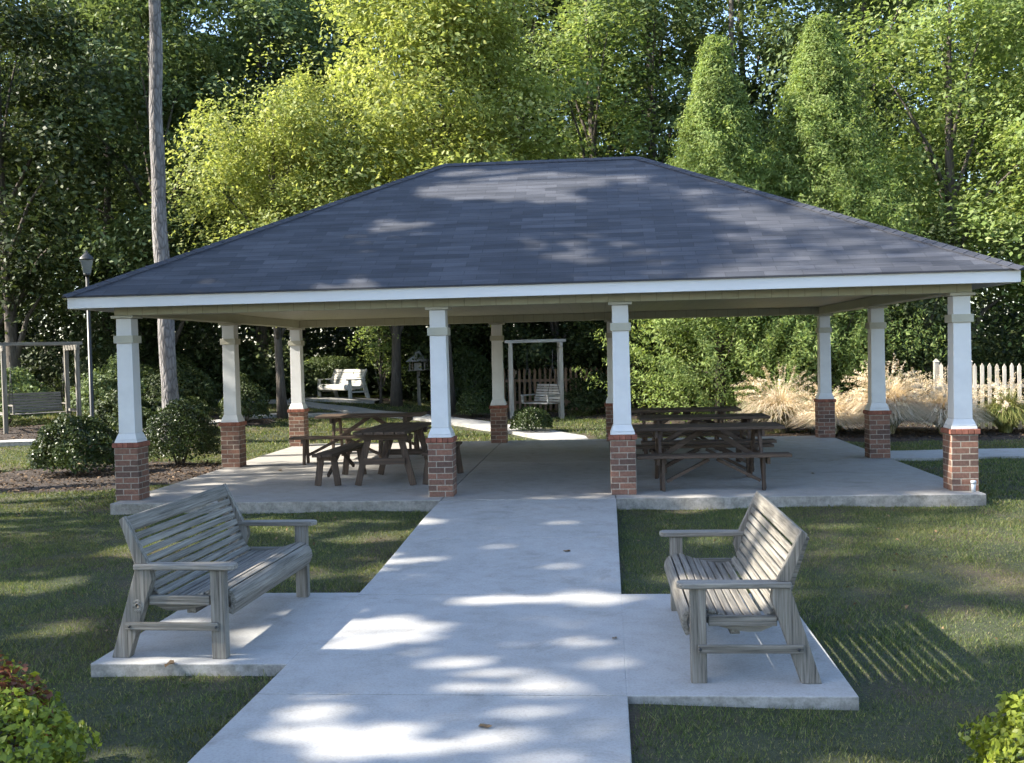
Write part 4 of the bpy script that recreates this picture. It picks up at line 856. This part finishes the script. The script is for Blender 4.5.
# tall pine whose bare trunk rises left of the roof
r = np.random.default_rng(9); z0 = float(ground_z(-8.9, 9.5)); pine = empty('pine_tree', (-8.9, 9.5, z0)); tag(pine, 'tall pine with bare grey trunk rising left of the pavilion roof', 'tree')
b = MB(); zs_ = np.linspace(0, 18, 60); b.tube([(0.05*math.sin(z*0.55+1)+0.015*math.sin(z*2.3), 0.03*math.cos(z*0.7), z) for z in zs_], [(0.195-0.0065*z+0.06*math.exp(-z*4)+(0.02 if z > 15 else 0)*0)*(1+0.035*math.sin(z*3.1)+0.02*math.sin(z*7.7)) for z in zs_], 20)
for k in range(9): a = k*2.4; zz = 13+k*0.5; b.tube([(0, 0, zz), (math.cos(a)*1.2, math.sin(a)*1.2, zz+0.3), (math.cos(a)*2.2, math.sin(a)*2.2, zz+0.9)], [0.05, 0.03, 0.01], 6)
b.build('trunk', m_pinebark, pine)
P, O = crown_points(r, [(np.array([math.cos(k*2.4)*1.8, math.sin(k*2.4)*1.8, 13.6+k*0.5]), np.array([1.0, 1.0, 0.5])) for k in range(9)], 60, 10, 0.35)
V, F = leaf_mesh(P, O, 0.2*r.uniform(0.6, 1.2, len(P)), r, aspect=0.15); npmesh('crown', V, F, ml['mid'], pine)

conifer('cedar_tree', 'left one of the two bushy cedars behind the right half of the roof', 'cedars behind the pavilion', 4.0, 13.6, 9.6, 2.85, 'cedar', 201, 165000, power=0.95, size=0.11)
conifer('cedar_tree', 'right and fuller one of the two bushy cedars behind the right half of the roof', 'cedars behind the pavilion', 6.75, 14.2, 10.2, 3.3, 'cedar', 202, 200000, power=0.9, size=0.11)
tree('cypress_tree', 'feathery yellow-green tree between the pine trunk and the central bright tree', None, -7.9, 14.6, 9.8, 2.5, 3.0, 'poplar', 203, leaf=0.12, per=130, clumps=14, nl=15, trunk_r=0.13, elong=1.4, cr=0.36)
gw = 'trees of the wood around the clearing'
tree('poplar_tree', 'broad bright yellow-green tree rising behind the left half of the roof', None, -3.4, 16.2, 13.5, 3.6, 3.6, 'poplar', 210, leaf=0.17, per=100, clumps=11, nl=14, trunk_r=0.13)
WT = [
 (-5.4, 18.6, 9.5, 2.3, 3.2, 'poplar', 0.16, 'smaller yellow-green tree filling the left flank of the central bright tree'),
 (0.8, 20.0, 14.5, 3.0, 3.5, 'maple', 0.17, 'green tree behind the ridge, just right of the central bright tree'),
 (2.9, 22.5, 16, 3.2, 4.0, 'mid', 0.2, 'tall mid green tree behind the left cedar'),
 (10.4, 15.4, 12.5, 3.3, 1.5, 'maple', 0.16, 'bright green tree right of the cedars behind the picket fence'),
 (13.6, 13.4, 11, 3.2, 0.9, 'maple', 0.15, 'low branched bright tree at the right edge behind the fence'),
 (9.4, 20.5, 15.5, 3.6, 3.0, 'mid', 0.19, 'taller tree rising between the right cedar and the right edge'),
 (14.5, 19.5, 16, 4.0, 2.5, 'maple', 0.18, 'tall bright tree in the upper right corner'),
 (6.3, 25, 17, 3.6, 5.0, 'mid', 0.22, 'tall tree far behind the two cedars'),
 (-12.5, 17.5, 13, 3.4, 2.2, 'mid', 0.19, 'shaded tree right behind the pine trunk'),
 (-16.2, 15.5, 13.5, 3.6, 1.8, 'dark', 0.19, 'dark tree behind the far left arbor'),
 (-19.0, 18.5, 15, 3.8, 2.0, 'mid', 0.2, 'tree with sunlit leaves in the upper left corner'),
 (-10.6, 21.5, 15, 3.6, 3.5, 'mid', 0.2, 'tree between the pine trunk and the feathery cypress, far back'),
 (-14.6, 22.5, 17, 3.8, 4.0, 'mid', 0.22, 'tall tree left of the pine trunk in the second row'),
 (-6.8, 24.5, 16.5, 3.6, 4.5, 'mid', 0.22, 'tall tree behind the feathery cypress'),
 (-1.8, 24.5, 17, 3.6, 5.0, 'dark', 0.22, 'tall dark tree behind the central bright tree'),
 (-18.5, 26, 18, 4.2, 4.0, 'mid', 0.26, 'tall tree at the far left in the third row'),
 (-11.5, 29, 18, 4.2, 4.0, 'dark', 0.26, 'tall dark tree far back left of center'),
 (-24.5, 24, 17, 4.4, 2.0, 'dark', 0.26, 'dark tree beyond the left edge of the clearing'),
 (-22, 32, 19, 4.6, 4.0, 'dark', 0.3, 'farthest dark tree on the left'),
 (1.5, 30, 19, 4.2, 4.0, 'mid', 0.28, 'farthest tree behind the ridge'),
 (11.5, 28, 18, 4.2, 4.0, 'mid', 0.26, 'tree far back in the upper right'),
 (17.5, 26, 18, 4.2, 3.0, 'mid', 0.26, 'tree far back beyond the right edge'),
 (-4.5, 31, 19, 4.2, 5.0, 'dark', 0.28, 'farthest dark tree behind the central bright tree'),
 (-0.4, 19.2, 6.0, 2.2, 0.4, 'dark', 0.15, 'low dark evergreen behind the middle arbor'),
 (1.9, 17.2, 5.6, 1.9, 0.4, 'dark', 0.14, 'low dark evergreen left of the left cedar'),
 (-4.2, 20.6, 5.6, 2.0, 0.5, 'dark', 0.15, 'low dark evergreen behind the large dome shaped bush'),
 (8.9, 13.0, 4.6, 1.5, 0.3, 'dark', 0.13, 'low dark evergreen right of the right cedar behind the fence'),
 (-13.8, 19.5, 6, 2.4, 0.6, 'dark', 0.17, 'low dark tree in the shade between far arbor and hedge'),
]
for i, (x, y, H, R, base, key, lf, lab) in enumerate(WT):
    cl = 7 if y > 23 else 9
    tree('evergreen_tree' if 'evergreen' in lab else 'woodland_tree', lab, gw, x, y, H, R, base, key, 300+i, leaf=lf, per=100, clumps=cl*(1.6 if R < 2.3 else 0.75), nl=12, trunk_r=0.09+H*0.009, cr=0.42 if R > 2.3 else 0.3)
gp = 'bare trunks deeper in the wood'
for i, (x, y, rr, lean, lab) in enumerate([(-15.5, 19.8, 0.12, 0.5, 'thin trunk left of the pine'), (-11.6, 25, 0.14, -0.3, 'thin pale trunk right of the pine'), (5.2, 21.0, 0.13, 0.2, 'thin trunk between the two cedars'), (0.1, 26.0, 0.15, 0.4, 'thin trunk far behind the ridge')]):
    t = empty('woodland_tree', (x, y, float(ground_z(x, y))-0.1)); tag(t, lab, 'tree', gp)
    b = MB(); b.tube([(0, 0, 0), (lean*0.3, 0, 5), (lean, 0.1, 11), (lean*1.5, 0.1, 17)], [rr*1.2, rr, rr*0.75, rr*0.3], 10); b.build('trunk', m_bark, t)
    r = np.random.default_rng(400+i); P, O = crown_points(r, [(np.array([lean*1.4+math.cos(k*2)*1.3, math.sin(k*2)*1.3, 14+k*0.8]), np.array([1.5, 1.5, 1.0])) for k in range(5)], 60, 7, 0.4)
    V, F = leaf_mesh(P, O, 0.24*r.uniform(0.6, 1.2, len(P)), r); npmesh('crown', V, F, ml['mid'], t)
# undergrowth and the wood beyond
def mass(name, label, boxes, key, leaf, seed, per=60, cr=0.5):
    r = np.random.default_rng(seed); Ps = []; Os = []
    for (x0, x1, y0, y1, z0, z1, k) in boxes:
        c = np.column_stack([r.uniform(x0, x1, k), r.uniform(y0, y1, k), np.zeros(k)]); g = ground_z(c[:, 0], c[:, 1])
        lim = z0+(z1-z0)*(0.65+0.35*np.sin(c[:, 0]*0.9+seed)*np.cos(c[:, 0]*0.37)); c[:, 2] = g+z0+(lim-z0)*r.uniform(0, 1, k)
        Ps.append((c[:, None, :]+r.normal(size=(k, per, 3))*np.array([cr, cr, cr*0.6])).reshape(-1, 3))
    P = np.concatenate(Ps); P[:, 2] = np.maximum(P[:, 2], ground_z(P[:, 0], P[:, 1])+0.02)
    O = np.tile([0, -0.6, 0.4], (len(P), 1)); V, F = leaf_mesh(P, O, leaf*r.uniform(0.6, 1.3, len(P)), r, upw=0.4, jit=0.5, cull=True)
    tag(npmesh(name, V, F, ml[key]), label, 'undergrowth' if 'under' in name else 'woodland', kind='stuff')
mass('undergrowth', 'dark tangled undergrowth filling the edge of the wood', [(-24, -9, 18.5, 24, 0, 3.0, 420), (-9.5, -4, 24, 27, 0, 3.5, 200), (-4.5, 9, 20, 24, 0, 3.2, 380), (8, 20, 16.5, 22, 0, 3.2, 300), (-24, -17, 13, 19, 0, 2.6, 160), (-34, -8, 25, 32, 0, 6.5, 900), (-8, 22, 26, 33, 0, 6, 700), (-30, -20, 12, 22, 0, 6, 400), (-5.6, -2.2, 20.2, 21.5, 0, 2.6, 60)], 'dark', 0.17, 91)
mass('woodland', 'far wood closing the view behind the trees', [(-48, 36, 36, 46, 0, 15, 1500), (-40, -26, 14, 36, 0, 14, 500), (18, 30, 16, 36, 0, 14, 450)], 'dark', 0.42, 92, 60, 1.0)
# fallen leaves lying about
gl = 'brown fallen leaves on the concrete'
for i, (x, y, z, s, lab) in enumerate([(0.54, -3.1, None, 0.05, 'curled brown leaf on the walk near the pavilion'), (-1.95, -6.52, -0.15, 0.075, 'pale brown leaf at the front edge of the left bench pad'), (0.24, -7.57, None, 0.05, 'dark curled leaf lying on the nearest walk panel'),
        (0.95, -5.9, None, 0.03, 'small brown leaf on the walk at the right pad joint'), (-4.3, 3.2, 0.0, 0.07, 'dark leaf on the floor near the left middle column'), (3.9, 1.9, 0.0, 0.05, 'small dark leaf on the open floor right of the tables')]):
    zz = float(walk_z(y)) if z is None else z; r = np.random.default_rng(600+i); b = MB(); n = 9; vs = [(0, 0, 0.006)]
    for k in range(n):
        a = k*2*math.pi/n; q = s*(0.5+0.35*(k % 2))*(1.3 if k == 0 else 1); vs.append((math.cos(a)*q, math.sin(a)*q*0.7, 0.004+s*0.22*abs(math.sin(a*1.5+i))))
    vs += [(x_, y_, z_+0.002) for x_, y_, z_ in vs]; fs = [(0, k+1, (k+1) % n+1) for k in range(n)]+[(n+1, (k+1) % n+n+2, k+n+2) for k in range(n)]
    b.add(vs, fs, True); o = b.build('fallen_leaf', m_litter, None, 0, (x, y, zz+0.001)); o.rotation_euler = (0, 0, i*1.3); tag(o, lab, 'leaf', gl)
